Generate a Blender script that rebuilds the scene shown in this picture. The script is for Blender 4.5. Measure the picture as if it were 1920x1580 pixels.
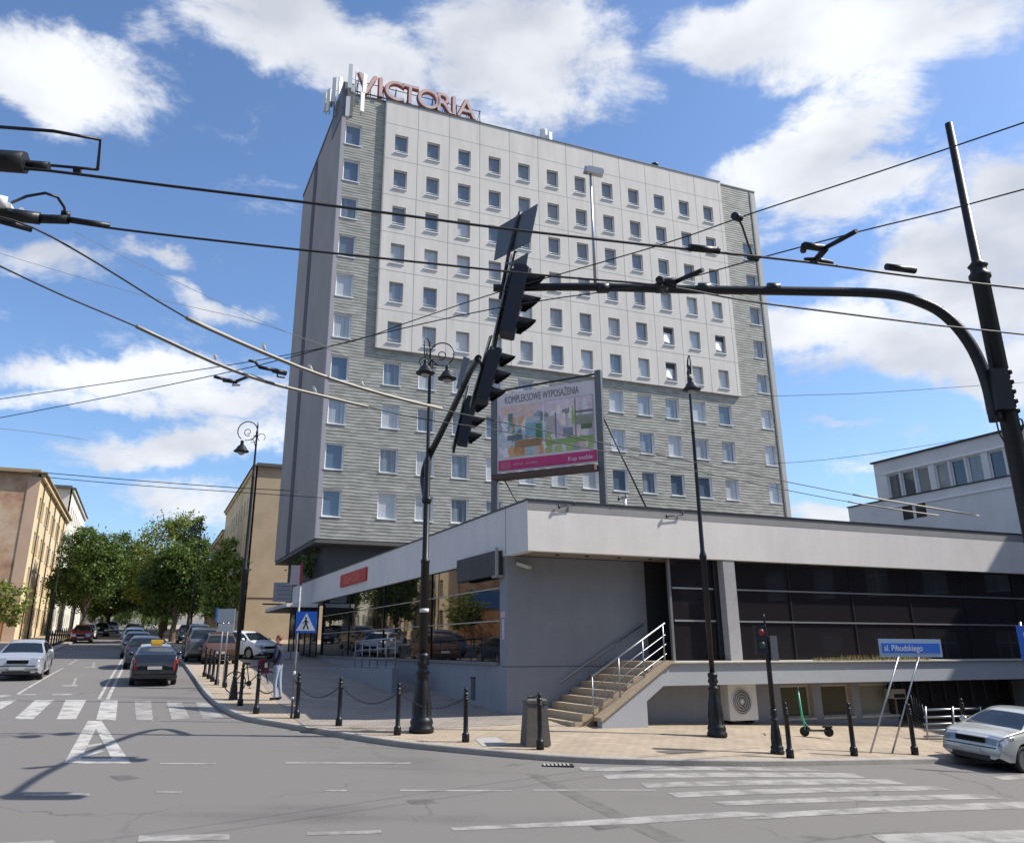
import bpy, bmesh, math, random
from mathutils import Vector, Matrix, Euler, geometry
R=math.radians
for o in list(bpy.data.objects): bpy.data.objects.remove(o)
SC=bpy.context.scene
COL=SC.collection
# ------------------------------------------------------------ camera
FPX,CXP,CYP,HPX,ZC=1555.0,915.0,697.0,1214.0,2.5
PITCH=math.atan((HPX-CYP)/FPX)
cam=bpy.data.cameras.new('camera'); camo=bpy.data.objects.new('camera',cam); COL.objects.link(camo)
cam.sensor_fit='HORIZONTAL'; cam.sensor_width=36.0; cam.lens=36.0*FPX/1920
cam.shift_x=(960-CXP)/1920.0; cam.shift_y=-(790-CYP)/1920.0
cam.clip_start=0.1; cam.clip_end=3000
camo.location=(0,0,ZC); camo.rotation_euler=(math.pi/2+PITCH,0,0)
SC.camera=camo
# ------------------------------------------------------------ light
SUN_AZ,SUN_EL=R(86),R(45.5)
SUNV=Vector((math.sin(SUN_AZ)*math.cos(SUN_EL),math.cos(SUN_AZ)*math.cos(SUN_EL),math.sin(SUN_EL)))
sl=bpy.data.lights.new('sun','SUN'); sl.energy=4.6; sl.angle=R(0.53); sl.color=(1,0.95,0.87)
so=bpy.data.objects.new('sun',sl); COL.objects.link(so)
so.rotation_euler=(-SUNV).to_track_quat('-Z','Y').to_euler()
so.location=(60,10,60)
SC.view_settings.view_transform='Standard'; SC.view_settings.look='None'
SC.view_settings.gamma=1.0; SC.view_settings.exposure=0.55
SC.render.resolution_x=1024; SC.render.resolution_y=842
SC.cycles.max_bounces=6
# ------------------------------------------------------------ picture geometry -> place geometry
CP,SP=math.cos(PITCH),math.sin(PITCH)
def ray(x,y):
    a=(x-CXP)/FPX; b=-(y-CYP)/FPX
    return Vector((a,CP-b*SP,SP+b*CP))
EYE=Vector((0,0,ZC))
def vpdir(x):
    r=ray(x,HPX); d=Vector((r.x,r.y)); return d.normalized()
DR=vpdir(4900); DT=vpdir(250); SD=vpdir(262)     # facade direction, depth direction, street direction
def sp(t,k=1.5):
    t/=k
    return k*t if t>30 else k*math.log1p(math.exp(t))
def gz(x,y):
    s=x*SD.x+y*SD.y
    s=min(s,420)
    return .055*sp(s-12)-.020*sp(s-34,4)-.045*(sp(x-4)-sp(x-34))
def G(px,py,dz=0.0):
    r=ray(px,py); lo=1.0; t=1.0
    while t<3000:
        q=EYE+r*t
        if q.z<gz(q.x,q.y)+dz: break
        lo=t; t*=1.03
    hi=t
    for _ in range(40):
        m=(lo+hi)/2; q=EYE+r*m
        if q.z<gz(q.x,q.y)+dz: hi=m
        else: lo=m
    return EYE+r*hi
def D(px,py,y): 
    r=ray(px,py); return EYE+r*(y/r.y)
def Z(px,py,z):
    r=ray(px,py); return EYE+r*((z-ZC)/r.z)
def P(x,y,dz=0): return Vector((x,y,gz(x,y)+dz))
PAV=0.12
# ------------------------------------------------------------ object helpers
def tag(o,label=None,cat=None,group=None,kind=None):
    if label: o['label']=label
    if cat: o['category']=cat
    if group: o['group']=group
    if kind: o['kind']=kind
    return o
def thing(name,label,cat,loc=(0,0,0),rz=0.0,group=None):
    o=bpy.data.objects.new(name,None); COL.objects.link(o)
    o.location=loc; o.rotation_euler=(0,0,rz); o.empty_display_size=.3
    return tag(o,label,cat,group)
def link(name,me,mats,parent=None,smooth=False):
    o=bpy.data.objects.new(name,me); COL.objects.link(o)
    if mats is not None:
        for m in (mats if isinstance(mats,(list,tuple)) else [mats]): me.materials.append(m)
    if smooth:
        for p in me.polygons: p.use_smooth=True
    if parent: o.parent=parent
    return o
def obj(name,bm,mats,parent=None,smooth=False,auto=False):
    me=bpy.data.meshes.new(name); 
    bmesh.ops.recalc_face_normals(bm,faces=bm.faces) if not auto else None
    bm.to_mesh(me); bm.free()
    return link(name,me,mats,parent,smooth)
def dup(root,loc=None,rz=None,label=None,group=None,scale=None,mat=None):
    def cp(o,par):
        c=o.copy(); COL.objects.link(c)
        if par is not None: c.parent=par
        for ch in o.children: cp(ch,c)
        return c
    r=cp(root,None)
    if loc is not None: r.location=loc
    if rz is not None: r.rotation_euler=(0,0,rz)
    if scale is not None: r.scale=(scale,)*3 if not isinstance(scale,(tuple,list)) else scale
    if label: r['label']=label
    if group: r['group']=group
    return r
def BM(): return bmesh.new()
def box(bm,x0,x1,y0,y1,z0,z1,M=None,mi=0):
    vs=[bm.verts.new((x,y,z)) for z in (z0,z1) for y in (y0,y1) for x in (x0,x1)]
    fs=[]
    for f in ((0,2,3,1),(4,5,7,6),(0,1,5,4),(2,6,7,3),(0,4,6,2),(1,3,7,5)):
        fc=bm.faces.new([vs[i] for i in f]); fc.material_index=mi; fs.append(fc)
    if M is not None: bmesh.ops.transform(bm,matrix=M,verts=vs)
    return vs
def tube(bm,pts,r,n=10,cap=True,mi=0):
    pts=[Vector(p) for p in pts]
    rs=r if isinstance(r,(list,tuple)) else [r]*len(pts)
    rings=[]; ref=None
    for i,p in enumerate(pts):
        if i==0: d=pts[1]-pts[0]
        elif i==len(pts)-1: d=pts[-1]-pts[-2]
        else: d=(pts[i+1]-pts[i]).normalized()+(pts[i]-pts[i-1]).normalized()
        if d.length<1e-9: d=Vector((0,0,1))
        d.normalize()
        if ref is None:
            ref=Vector((0,0,1)) if abs(d.z)<.9 else Vector((1,0,0))
            u=d.cross(ref).normalized()
        else:
            u=(u-d*u.dot(d)).normalized()
        v=d.cross(u)
        rings.append([bm.verts.new(p+(u*math.cos(2*math.pi*k/n)+v*math.sin(2*math.pi*k/n))*rs[i]) for k in range(n)])
    for a,b in zip(rings,rings[1:]):
        for k in range(n):
            f=bm.faces.new((a[k],a[(k+1)%n],b[(k+1)%n],b[k])); f.smooth=True; f.material_index=mi
    if cap:
        f=bm.faces.new(rings[0][::-1]); f.material_index=mi
        f=bm.faces.new(rings[-1]); f.material_index=mi
def lathe(bm,prof,n=20,M=None,mi=0,cap=True):
    rings=[]; allv=[]
    for r,z in prof:
        ring=[bm.verts.new((max(r,1e-4)*math.cos(2*math.pi*k/n),max(r,1e-4)*math.sin(2*math.pi*k/n),z)) for k in range(n)]
        rings.append(ring); allv+=ring
    for a,b in zip(rings,rings[1:]):
        for k in range(n):
            f=bm.faces.new((a[k],a[(k+1)%n],b[(k+1)%n],b[k])); f.smooth=True; f.material_index=mi
    if cap:
        bm.faces.new(rings[0][::-1]).material_index=mi; bm.faces.new(rings[-1]).material_index=mi
    if M is not None: bmesh.ops.transform(bm,matrix=M,verts=allv)
def prism(bm,pts,h,M=None,mi=0):
    """polygon in local xz plane, thickness h along y"""
    a=[bm.verts.new((p[0],0,p[1])) for p in pts]; b=[bm.verts.new((p[0],h,p[1])) for p in pts]
    bm.faces.new(a).material_index=mi; bm.faces.new(b[::-1]).material_index=mi
    n=len(a)
    for i in range(n): bm.faces.new((a[i],b[i],b[(i+1)%n],a[(i+1)%n])).material_index=mi
    if M is not None: bmesh.ops.transform(bm,matrix=M,verts=a+b)
def arc(cx,cz,r,a0,a1,n=16,y=0.0):
    return [Vector((cx+r*math.cos(R(a0+(a1-a0)*i/n)),y,cz+r*math.sin(R(a0+(a1-a0)*i/n)))) for i in range(n+1)]
def smooth_path(pts,n=6):
    pts=[Vector(p) for p in pts]; out=[]
    for i in range(len(pts)-1):
        p0=pts[max(i-1,0)];p1=pts[i];p2=pts[i+1];p3=pts[min(i+2,len(pts)-1)]
        for k in range(n):
            t=k/n
            out.append(0.5*((2*p1)+(p2-p0)*t+(2*p0-5*p1+4*p2-p3)*t*t+(3*p1-p0-3*p2+p3)*t**3))
    out.append(pts[-1]); return out
def text(name,s,size,mat,parent,loc,rot,extr=.005,align='LEFT',bevel=0,xs=1.0,font=None):
    cu=bpy.data.curves.new(name,'FONT'); cu.body=s; cu.size=size; cu.extrude=extr; cu.align_x=align; cu.bevel_depth=bevel
    cu.offset=font or 0.0
    t=bpy.data.objects.new('tmp',cu); COL.objects.link(t)
    dg=bpy.context.evaluated_depsgraph_get(); me=bpy.data.meshes.new_from_object(t.evaluated_get(dg))
    bpy.data.objects.remove(t)
    me.materials.clear(); me.materials.append(mat)
    o=bpy.data.objects.new(name,me); COL.objects.link(o); o.parent=parent; o.location=loc; o.rotation_euler=rot; o.scale=(xs,1,1)
    return o
# ------------------------------------------------------------ materials
MATS={}
def mat(name,col,rough=.6,metal=0,spec=.5,noise=None,bump=None,emit=None,coat=0,streak=0):
    """noise=(scale,amount) tints the base colour; bump=(scale,strength)"""
    if name in MATS: return MATS[name]
    m=bpy.data.materials.new(name); m.use_nodes=True; nt=m.node_tree; b=nt.nodes['Principled BSDF']
    b.inputs['Base Color'].default_value=(*col,1); b.inputs['Roughness'].default_value=rough
    b.inputs['Metallic'].default_value=metal; b.inputs['Specular IOR Level'].default_value=spec
    b.inputs['Coat Weight'].default_value=coat; b.inputs['Coat Roughness'].default_value=.05
    N=nt.nodes.new; L=nt.links.new
    if noise or bump: 
        tc=N('ShaderNodeTexCoord')
    if noise:
        n=N('ShaderNodeTexNoise'); n.inputs['Scale'].default_value=noise[0]; n.inputs['Detail'].default_value=6; n.inputs['Roughness'].default_value=.65
        L(tc.outputs['Object'],n.inputs['Vector'])
        n2=N('ShaderNodeTexNoise'); n2.inputs['Scale'].default_value=noise[0]*.13; n2.inputs['Detail'].default_value=3
        L(tc.outputs['Object'],n2.inputs['Vector'])
        mm=N('ShaderNodeMath'); mm.operation='ADD'; L(n.outputs['Fac'],mm.inputs[0]); L(n2.outputs['Fac'],mm.inputs[1])
        mr=N('ShaderNodeMapRange'); L(mm.outputs[0],mr.inputs['Value']); mr.inputs['From Min'].default_value=.6; mr.inputs['From Max'].default_value=1.4
        mr.inputs['To Min'].default_value=1-noise[1]; mr.inputs['To Max'].default_value=1+noise[1]
        vm=N('ShaderNodeVectorMath'); vm.operation='SCALE'; vm.inputs[0].default_value=col; L(mr.outputs[0],vm.inputs['Scale'])
        if streak:
            mp=N('ShaderNodeMapping'); mp.inputs['Scale'].default_value=(1.1,1.1,.14); L(tc.outputs['Object'],mp.inputs['Vector'])
            n3=N('ShaderNodeTexNoise'); n3.inputs['Scale'].default_value=1.6; n3.inputs['Detail'].default_value=7; n3.inputs['Roughness'].default_value=.7; L(mp.outputs[0],n3.inputs['Vector'])
            m3=N('ShaderNodeMapRange'); L(n3.outputs['Fac'],m3.inputs['Value']); m3.inputs['From Min'].default_value=.35; m3.inputs['From Max'].default_value=.6; m3.inputs['To Min'].default_value=1-streak; m3.inputs['To Max'].default_value=1
            v3=N('ShaderNodeVectorMath'); v3.operation='SCALE'; L(vm.outputs[0],v3.inputs[0]); L(m3.outputs[0],v3.inputs['Scale']); vm=v3
        L(vm.outputs[0],b.inputs['Base Color'])
    if bump:
        n=N('ShaderNodeTexNoise'); n.inputs['Scale'].default_value=bump[0]; n.inputs['Detail'].default_value=5
        L(tc.outputs['Object'],n.inputs['Vector'])
        bp=N('ShaderNodeBump'); bp.inputs['Strength'].default_value=bump[1]; bp.inputs['Distance'].default_value=.02; L(n.outputs['Fac'],bp.inputs['Height']); L(bp.outputs[0],b.inputs['Normal'])
    if emit:
        b.inputs['Emission Color'].default_value=(*col,1); b.inputs['Emission Strength'].default_value=emit
    MATS[name]=m; return m
M_BLACKM=mat('black painted iron',(.012,.013,.016),.42,.3,noise=(9,.3),bump=(40,.15))
M_DARKM=mat('dark steel',(.03,.032,.036),.45,.5)
M_STEEL=mat('galvanised steel',(.42,.43,.45),.38,.8,noise=(6,.15))
M_RAIL=mat('brushed rail steel',(.36,.365,.38),.42,.85)
M_WIRE=mat('wire',(.02,.02,.022),.55,.3)
M_WIREL=mat('pale insulated tube',(.36,.33,.28),.5)
M_WHITEP=mat('white plastic',(.68,.68,.67),.45)
M_RUB=mat('rubber',(.015,.015,.015),.8)
M_RED=mat('red paint',(.48,.03,.03),.45)
M_BLUE=mat('sign blue',(.02,.13,.55),.4)
M_WHITE=mat('sign white',(.72,.73,.74),.4)
M_BLACK=mat('black',(.01,.01,.01),.5)
M_GREYBACK=mat('sign back grey',(.12,.135,.15),.5,.3,noise=(4,.12))
M_PAVC=mat('stucco bluish grey',(.245,.255,.28),.85,noise=(1.6,.12),bump=(30,.25),streak=.07)
M_FASC=mat('fascia pale render',(.68,.645,.61),.8,noise=(1.1,.09),bump=(18,.15),streak=.07)
M_SOFF=mat('soffit tan',(.27,.24,.21),.8,noise=(2,.12))
M_CONC=mat('concrete',(.33,.32,.30),.85,noise=(4,.18),bump=(25,.3))
M_LEDGE=mat('ledge stone',(.45,.43,.38),.8,noise=(5,.2))
M_STEP=mat('step stone',(.40,.31,.21),.85,noise=(5,.2),bump=(20,.3))
M_WREV=mat('white window reveal',(.62,.63,.65),.6)
M_PVC=mat('white pvc',(.74,.74,.73),.4)
M_DFRAME=mat('dark window frame',(.02,.02,.022),.4,.3)
def glass(name,col,rough=.04,ior=1.5,curt=None,bumpy=0.0):
    if name in MATS: return MATS[name]
    m=bpy.data.materials.new(name); m.use_nodes=True; nt=m.node_tree; b=nt.nodes['Principled BSDF']
    b.inputs['Base Color'].default_value=(*col,1); b.inputs['Roughness'].default_value=rough; b.inputs['IOR'].default_value=ior
    b.inputs['Specular IOR Level'].default_value=.5
    N=nt.nodes.new; L=nt.links.new
    if curt:
        tc=N('ShaderNodeTexCoord'); oi=N('ShaderNodeObjectInfo')
        mp=N('ShaderNodeMapping'); mp.inputs['Scale'].default_value=(9,1,.25); L(tc.outputs['Object'],mp.inputs['Vector'])
        n=N('ShaderNodeTexNoise'); n.inputs['Scale'].default_value=1.3; n.noise_dimensions='4D'; L(mp.outputs[0],n.inputs['Vector']); L(oi.outputs['Random'],n.inputs['W'])
        a=N('ShaderNodeMath'); a.operation='MULTIPLY_ADD'; L(oi.outputs['Random'],a.inputs[0]); a.inputs[1].default_value=1.3; a.inputs[2].default_value=-.62
        s=N('ShaderNodeMath'); s.operation='ADD'; L(a.outputs[0],s.inputs[0]); L(n.outputs['Fac'],s.inputs[1])
        cr=N('ShaderNodeMapRange'); L(s.outputs[0],cr.inputs['Value']); cr.inputs['From Min'].default_value=.3; cr.inputs['From Max'].default_value=.75
        mx=N('ShaderNodeMix'); mx.data_type='RGBA'; L(cr.outputs[0],mx.inputs[0]); mx.inputs[6].default_value=(*col,1); mx.inputs[7].default_value=(*curt,1)
        L(mx.outputs[2],b.inputs['Base Color'])
    if bumpy:
        tc=N('ShaderNodeTexCoord'); n=N('ShaderNodeTexNoise'); n.inputs['Scale'].default_value=.8; L(tc.outputs['Object'],n.inputs['Vector'])
        bp=N('ShaderNodeBump'); bp.inputs['Strength'].default_value=bumpy; bp.inputs['Distance'].default_value=.02; L(n.outputs['Fac'],bp.inputs['Height']); L(bp.outputs[0],b.inputs['Normal'])
    MATS[name]=m; return m
M_GLT=glass('hotel window glass',(.085,.125,.175),.05,1.8,curt=(.40,.42,.44))
M_GLW=glass('hotel upper window glass',(.15,.185,.225),.06,1.8,curt=(.42,.44,.46))
M_GLP=glass('pavilion dark glass',(.006,.006,.007),.02,1.75,bumpy=.06)
M_GLR=glass('curtained dark glass',(.006,.005,.006),.03,1.5,curt=(.019,.017,.019))
M_GLD=glass('dark glass',(.01,.012,.015),.06,1.5)
M_GLB=glass('plain window glass',(.05,.06,.075),.06,1.7,curt=(.22,.22,.22))
M_GLC=glass('car glass',(.012,.016,.018),.03,1.6)
# hotel cladding: ribbed panels with the ribs' wavy light and dark painted into the colour
def cladding():
    m=bpy.data.materials.new('ribbed sage cladding'); m.use_nodes=True; nt=m.node_tree; b=nt.nodes['Principled BSDF']
    N=nt.nodes.new; L=nt.links.new
    tc=N('ShaderNodeTexCoord')
    mp=N('ShaderNodeMapping'); mp.inputs['Scale'].default_value=(.9,1,2.6); mp.inputs['Rotation'].default_value=(0,R(-9),0); L(tc.outputs['Object'],mp.inputs['Vector'])
    n=N('ShaderNodeTexNoise'); n.inputs['Scale'].default_value=1.15; n.inputs['Detail'].default_value=4; n.inputs['Roughness'].default_value=.55; n.inputs['Distortion'].default_value=.6; L(mp.outputs[0],n.inputs['Vector'])
    w=N('ShaderNodeTexWave'); w.wave_type='BANDS'; w.bands_direction='Z'; w.inputs['Scale'].default_value=1.5; w.inputs['Distortion'].default_value=2.4; w.inputs['Detail'].default_value=2; w.inputs['Detail Scale'].default_value=.5
    L(tc.outputs['Object'],w.inputs['Vector'])
    a=N('ShaderNodeMath'); a.operation='MULTIPLY_ADD'; L(w.outputs['Fac'],a.inputs[0]); a.inputs[1].default_value=.20; L(n.outputs['Fac'],a.inputs[2])
    cr=N('ShaderNodeValToRGB'); L(a.outputs[0],cr.inputs[0])
    e=cr.color_ramp.elements; e[0].position=.40; e[0].color=(.20,.198,.178,1); e[1].position=.80; e[1].color=(.37,.365,.335,1)
    k=e.new(.60); k.color=(.28,.275,.245,1)
    L(cr.outputs[0],b.inputs['Base Color']); b.inputs['Roughness'].default_value=.75
    bp=N('ShaderNodeBump'); bp.inputs['Strength'].default_value=.3; bp.inputs['Distance'].default_value=.05; L(w.outputs['Fac'],bp.inputs['Height']); L(bp.outputs[0],b.inputs['Normal'])
    return m
M_CLAD=cladding()
def panelmat():
    """pale facade panels 2.42 x 2.89 m with dark joints, faint stains"""
    m=bpy.data.materials.new('pale facade panels'); m.use_nodes=True; nt=m.node_tree; b=nt.nodes['Principled BSDF']
    N=nt.nodes.new; L=nt.links.new
    tc=N('ShaderNodeTexCoord'); sx=N('ShaderNodeSeparateXYZ'); L(tc.outputs['Object'],sx.inputs[0])
    def joint(out,off,per,wid):
        a=N('ShaderNodeMath'); a.operation='ADD'; L(out,a.inputs[0]); a.inputs[1].default_value=-off
        p=N('ShaderNodeMath'); p.operation='PINGPONG'; L(a.outputs[0],p.inputs[0]); p.inputs[1].default_value=per/2
        c=N('ShaderNodeMath'); c.operation='LESS_THAN'; L(p.outputs[0],c.inputs[0]); c.inputs[1].default_value=wid
        return c
    jx=joint(sx.outputs['X'],4.35-1.21,2.42,.025); jz=joint(sx.outputs['Z'],10.85+2.89*4.5+.05,2.89,.025)
    mx=N('ShaderNodeMath'); mx.operation='MAXIMUM'; L(jx.outputs[0],mx.inputs[0]); L(jz.outputs[0],mx.inputs[1])
    mp=N('ShaderNodeMapping'); mp.inputs['Scale'].default_value=(2.0,1,.25); L(tc.outputs['Object'],mp.inputs['Vector'])
    n=N('ShaderNodeTexNoise'); n.inputs['Scale'].default_value=.8; n.inputs['Detail'].default_value=8; n.inputs['Roughness'].default_value=.65; L(mp.outputs[0],n.inputs['Vector'])
    cr=N('ShaderNodeValToRGB'); L(n.outputs['Fac'],cr.inputs[0]); e=cr.color_ramp.elements; e[0].position=.3; e[0].color=(.54,.505,.465,1); e[1].position=.7; e[1].color=(.64,.605,.56,1)
    mi=N('ShaderNodeMix'); mi.data_type='RGBA'; L(mx.outputs[0],mi.inputs[0]); L(cr.outputs[0],mi.inputs[6]); mi.inputs[7].default_value=(.25,.245,.24,1)
    L(mi.outputs[2],b.inputs['Base Color']); b.inputs['Roughness'].default_value=.8
    return m
M_PANEL=panelmat()
def stucco_stain(name,c1,c2,c3,scale=.35,rough=.9,det=8):
    m=bpy.data.materials.new(name); m.use_nodes=True; nt=m.node_tree; b=nt.nodes['Principled BSDF']
    N=nt.nodes.new; L=nt.links.new
    tc=N('ShaderNodeTexCoord'); n=N('ShaderNodeTexNoise'); n.inputs['Scale'].default_value=scale; n.inputs['Detail'].default_value=det; n.inputs['Roughness'].default_value=.65; n.inputs['Distortion'].default_value=.4
    L(tc.outputs['Object'],n.inputs['Vector'])
    cr=N('ShaderNodeValToRGB'); L(n.outputs['Fac'],cr.inputs[0]); e=cr.color_ramp.elements
    e[0].position=.38; e[0].color=(*c1,1); e[1].position=.64; e[1].color=(*c3,1); k=e.new(.5); k.color=(*c2,1)
    L(cr.outputs[0],b.inputs['Base Color']); b.inputs['Roughness'].default_value=rough
    return m
M_ENDW=stucco_stain('end wall mauve grey render',(.28,.255,.24),(.305,.275,.26),(.33,.30,.285),.25)
M_GABLE=stucco_stain('weathered red gable',(.34,.17,.12),(.50,.33,.21),(.60,.50,.37),.28,det=10)
M_YEL=stucco_stain('ochre yellow facade',(.55,.42,.24),(.62,.49,.30),(.66,.55,.38),.3)
M_PALE=stucco_stain('pale cream facade',(.55,.52,.45),(.62,.60,.53),(.66,.64,.58),.3)
M_TAN=stucco_stain('tan gable render',(.36,.28,.19),(.40,.315,.215),(.43,.34,.24),.3)
M_ORNG=stucco_stain('orange plinth',(.42,.19,.09),(.50,.24,.12),(.55,.30,.16),.6)
M_ROOFT=mat('roof metal dark',(.09,.085,.08),.6,noise=(3,.2))
M_WHB=stucco_stain('off white office wall',(.60,.585,.57),(.66,.64,.62),(.70,.68,.66),.4)
def leaves(name,c1,c2,tr=.25):
    m=bpy.data.materials.new(name); m.use_nodes=True; nt=m.node_tree; b=nt.nodes['Principled BSDF']
    N=nt.nodes.new; L=nt.links.new
    tc=N('ShaderNodeTexCoord'); n=N('ShaderNodeTexNoise'); n.inputs['Scale'].default_value=.9; n.inputs['Detail'].default_value=5; L(tc.outputs['Object'],n.inputs['Vector'])
    g=N('ShaderNodeNewGeometry')
    a=N('ShaderNodeMath'); a.operation='MULTIPLY_ADD'; L(g.outputs['Random Per Island'],a.inputs[0]); a.inputs[1].default_value=.5; L(n.outputs['Fac'],a.inputs[2])
    cr=N('ShaderNodeValToRGB'); L(a.outputs[0],cr.inputs[0]); e=cr.color_ramp.elements; e[0].position=.45; e[0].color=(*c1,1); e[1].position=1.0; e[1].color=(*c2,1)
    L(cr.outputs[0],b.inputs['Base Color']); b.inputs['Roughness'].default_value=.55
    t=N('ShaderNodeBsdfTranslucent'); L(cr.outputs[0],t.inputs['Color'])
    mx=N('ShaderNodeMixShader'); mx.inputs[0].default_value=tr; L(b.outputs[0],mx.inputs[1]); L(t.outputs[0],mx.inputs[2])
    L(mx.outputs[0],nt.nodes['Material Output'].inputs['Surface'])
    return m
M_LEAF=leaves('linden leaves',(.038,.076,.014),(.125,.185,.03),.33)
M_LEAF2=leaves('light leaves',(.10,.155,.02),(.26,.29,.055),.38)
M_BARK=mat('bark',(.09,.07,.05),.9,noise=(8,.3),bump=(14,.6))
# ------------------------------------------------------------ world: clear sky with cumulus
def build_world():
    w=bpy.data.worlds.new('World'); SC.world=w; w.use_nodes=True; nt=w.node_tree; nt.nodes.clear()
    N=nt.nodes.new; L=nt.links.new
    out=N('ShaderNodeOutputWorld'); bg=N('ShaderNodeBackground'); bg.inputs['Strength'].default_value=0.13
    sky=N('ShaderNodeTexSky'); sky.sky_type='NISHITA'; sky.sun_disc=False; sky.sun_elevation=SUN_EL; sky.sun_rotation=SUN_AZ
    sky.altitude=200; sky.air_density=1.0; sky.dust_density=1.1; sky.ozone_density=2.2
    tc=N('ShaderNodeTexCoord')
    nrm=N('ShaderNodeVectorMath'); nrm.operation='NORMALIZE'; L(tc.outputs['Generated'],nrm.inputs[0])
    # warp the direction a little so that cloud edges billow
    wn=N('ShaderNodeTexNoise'); wn.inputs['Scale'].default_value=6; wn.inputs['Detail'].default_value=5; wn.inputs['Roughness'].default_value=.6; L(nrm.outputs[0],wn.inputs['Vector'])
    ws=N('ShaderNodeVectorMath'); ws.operation='MULTIPLY_ADD'; L(wn.outputs['Color'],ws.inputs[0]); ws.inputs[1].default_value=(.13,.13,.13); ws.inputs[2].default_value=(-.065,-.065,-.065)
    wv=N('ShaderNodeVectorMath'); wv.operation='ADD'; L(nrm.outputs[0],wv.inputs[0]); L(ws.outputs[0],wv.inputs[1])
    # (px, py, half width px, half height px, tilt deg, weight) of each cloud
    blobs=[(60,140,170,85,8,1.0),(210,60,110,40,0,.55),(520,40,230,85,18,1.0),(700,95,130,75,25,.85),(960,95,200,95,10,.95),(1130,130,110,60,20,.8),
      (820,200,150,35,10,.5),(1400,40,170,70,-10,1.0),(1560,70,230,75,-8,.95),(1760,30,200,45,-10,.7),(1600,170,130,100,-60,.95),(1500,290,170,60,-25,1.0),(1560,370,150,60,-8,.8),
      (1880,400,125,100,-35,1.15),(1760,470,160,70,-25,1.1),(1610,625,200,50,8,1.15),(1790,680,230,70,10,1.15),(1850,560,160,80,0,1.15),(1730,560,120,45,0,.9),
      (60,490,115,40,10,.85),(240,480,90,22,5,.7),(360,555,110,30,22,.8),(180,690,230,38,4,1.0),(110,740,170,28,0,.8),(420,735,160,34,0,.75),
      (300,835,210,36,-2,.9),(480,810,120,50,0,.8),(350,950,150,34,6,.7),(480,960,110,45,0,.7),(60,820,110,14,5,.3),(1540,815,60,12,-5,.6),(1580,880,90,14,-8,.45),
      (1560,965,150,22,0,.9),(1500,560,80,22,-20,.45),(1450,400,80,30,-40,.5)]
    prev=None
    for (px,py,hw,hh,tl,wt) in blobs:
        c=ray(px,py).normalized(); rgt=(ray(px+40,py).normalized()-c).normalized(); up=rgt.cross(c)*1.0
        if up.z<0: up=-up
        t=R(-tl); X=rgt*math.cos(t)+up*math.sin(t); Y=-rgt*math.sin(t)+up*math.cos(t); Zc=X.cross(Y)
        M3=Matrix((X,Y,Zc)).transposed()
        k=1.0/FPX*.93*(ray(px,py).length**-1)
        mp=N('ShaderNodeMapping'); mp.vector_type='TEXTURE'; L(wv.outputs[0],mp.inputs['Vector'])
        mp.inputs['Rotation'].default_value=M3.to_euler(); mp.inputs['Scale'].default_value=(hw*k*1.45,hh*k*1.5,1000)
        ln=N('ShaderNodeVectorMath'); ln.operation='LENGTH'; L(mp.outputs[0],ln.inputs[0])
        mr=N('ShaderNodeMapRange'); mr.interpolation_type='SMOOTHSTEP'; L(ln.outputs['Value'],mr.inputs['Value'])
        mr.inputs['From Min'].default_value=1.25; mr.inputs['From Max'].default_value=.2; mr.inputs['To Min'].default_value=0; mr.inputs['To Max'].default_value=wt
        if prev is None: prev=mr.outputs[0]
        else:
            m=N('ShaderNodeMath'); m.operation='MAXIMUM'; L(prev,m.inputs[0]); L(mr.outputs[0],m.inputs[1]); prev=m.outputs[0]
    # the rest of the sky, away from the view, carries similar scattered clouds
    sx=N('ShaderNodeSeparateXYZ'); L(nrm.outputs[0],sx.inputs[0])
    bk=N('ShaderNodeTexNoise'); bk.inputs['Scale'].default_value=2.2; bk.inputs['Detail'].default_value=3; L(nrm.outputs[0],bk.inputs['Vector'])
    bm_=N('ShaderNodeMapRange'); L(bk.outputs['Fac'],bm_.inputs['Value']); bm_.inputs['From Min'].default_value=.46; bm_.inputs['From Max'].default_value=.7
    by=N('ShaderNodeMapRange'); L(sx.outputs['Y'],by.inputs['Value']); by.inputs['From Min'].default_value=.25; by.inputs['From Max'].default_value=-.1
    bb=N('ShaderNodeMath'); bb.operation='MULTIPLY'; L(bm_.outputs[0],bb.inputs[0]); L(by.outputs[0],bb.inputs[1])
    m=N('ShaderNodeMath'); m.operation='MAXIMUM'; L(prev,m.inputs[0]); L(bb.outputs[0],m.inputs[1]); prev=m.outputs[0]
    dm=N('ShaderNodeMapping'); dm.inputs['Scale'].default_value=(1,1,2.0); L(nrm.outputs[0],dm.inputs['Vector'])
    fn=N('ShaderNodeTexNoise'); fn.inputs['Scale'].default_value=7; fn.inputs['Detail'].default_value=11; fn.inputs['Roughness'].default_value=.69; fn.inputs['Distortion'].default_value=.3; L(dm.outputs[0],fn.inputs['Vector'])
    s1=N('ShaderNodeMath'); s1.operation='MULTIPLY_ADD'; L(fn.outputs['Fac'],s1.inputs[0]); s1.inputs[1].default_value=2.4; s1.inputs[2].default_value=-1.2
    s2=N('ShaderNodeMath'); s2.operation='ADD'; L(prev,s2.inputs[0]); L(s1.outputs[0],s2.inputs[1])
    den=N('ShaderNodeMapRange'); den.interpolation_type='SMOOTHSTEP'; L(s2.outputs[0],den.inputs['Value']); den.inputs['From Min'].default_value=.15; den.inputs['From Max'].default_value=.85; den.inputs['To Max'].default_value=.97
    # thicker parts turn grey underneath
    sh=N('ShaderNodeTexNoise'); sh.inputs['Scale'].default_value=5; sh.inputs['Detail'].default_value=6; 
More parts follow.
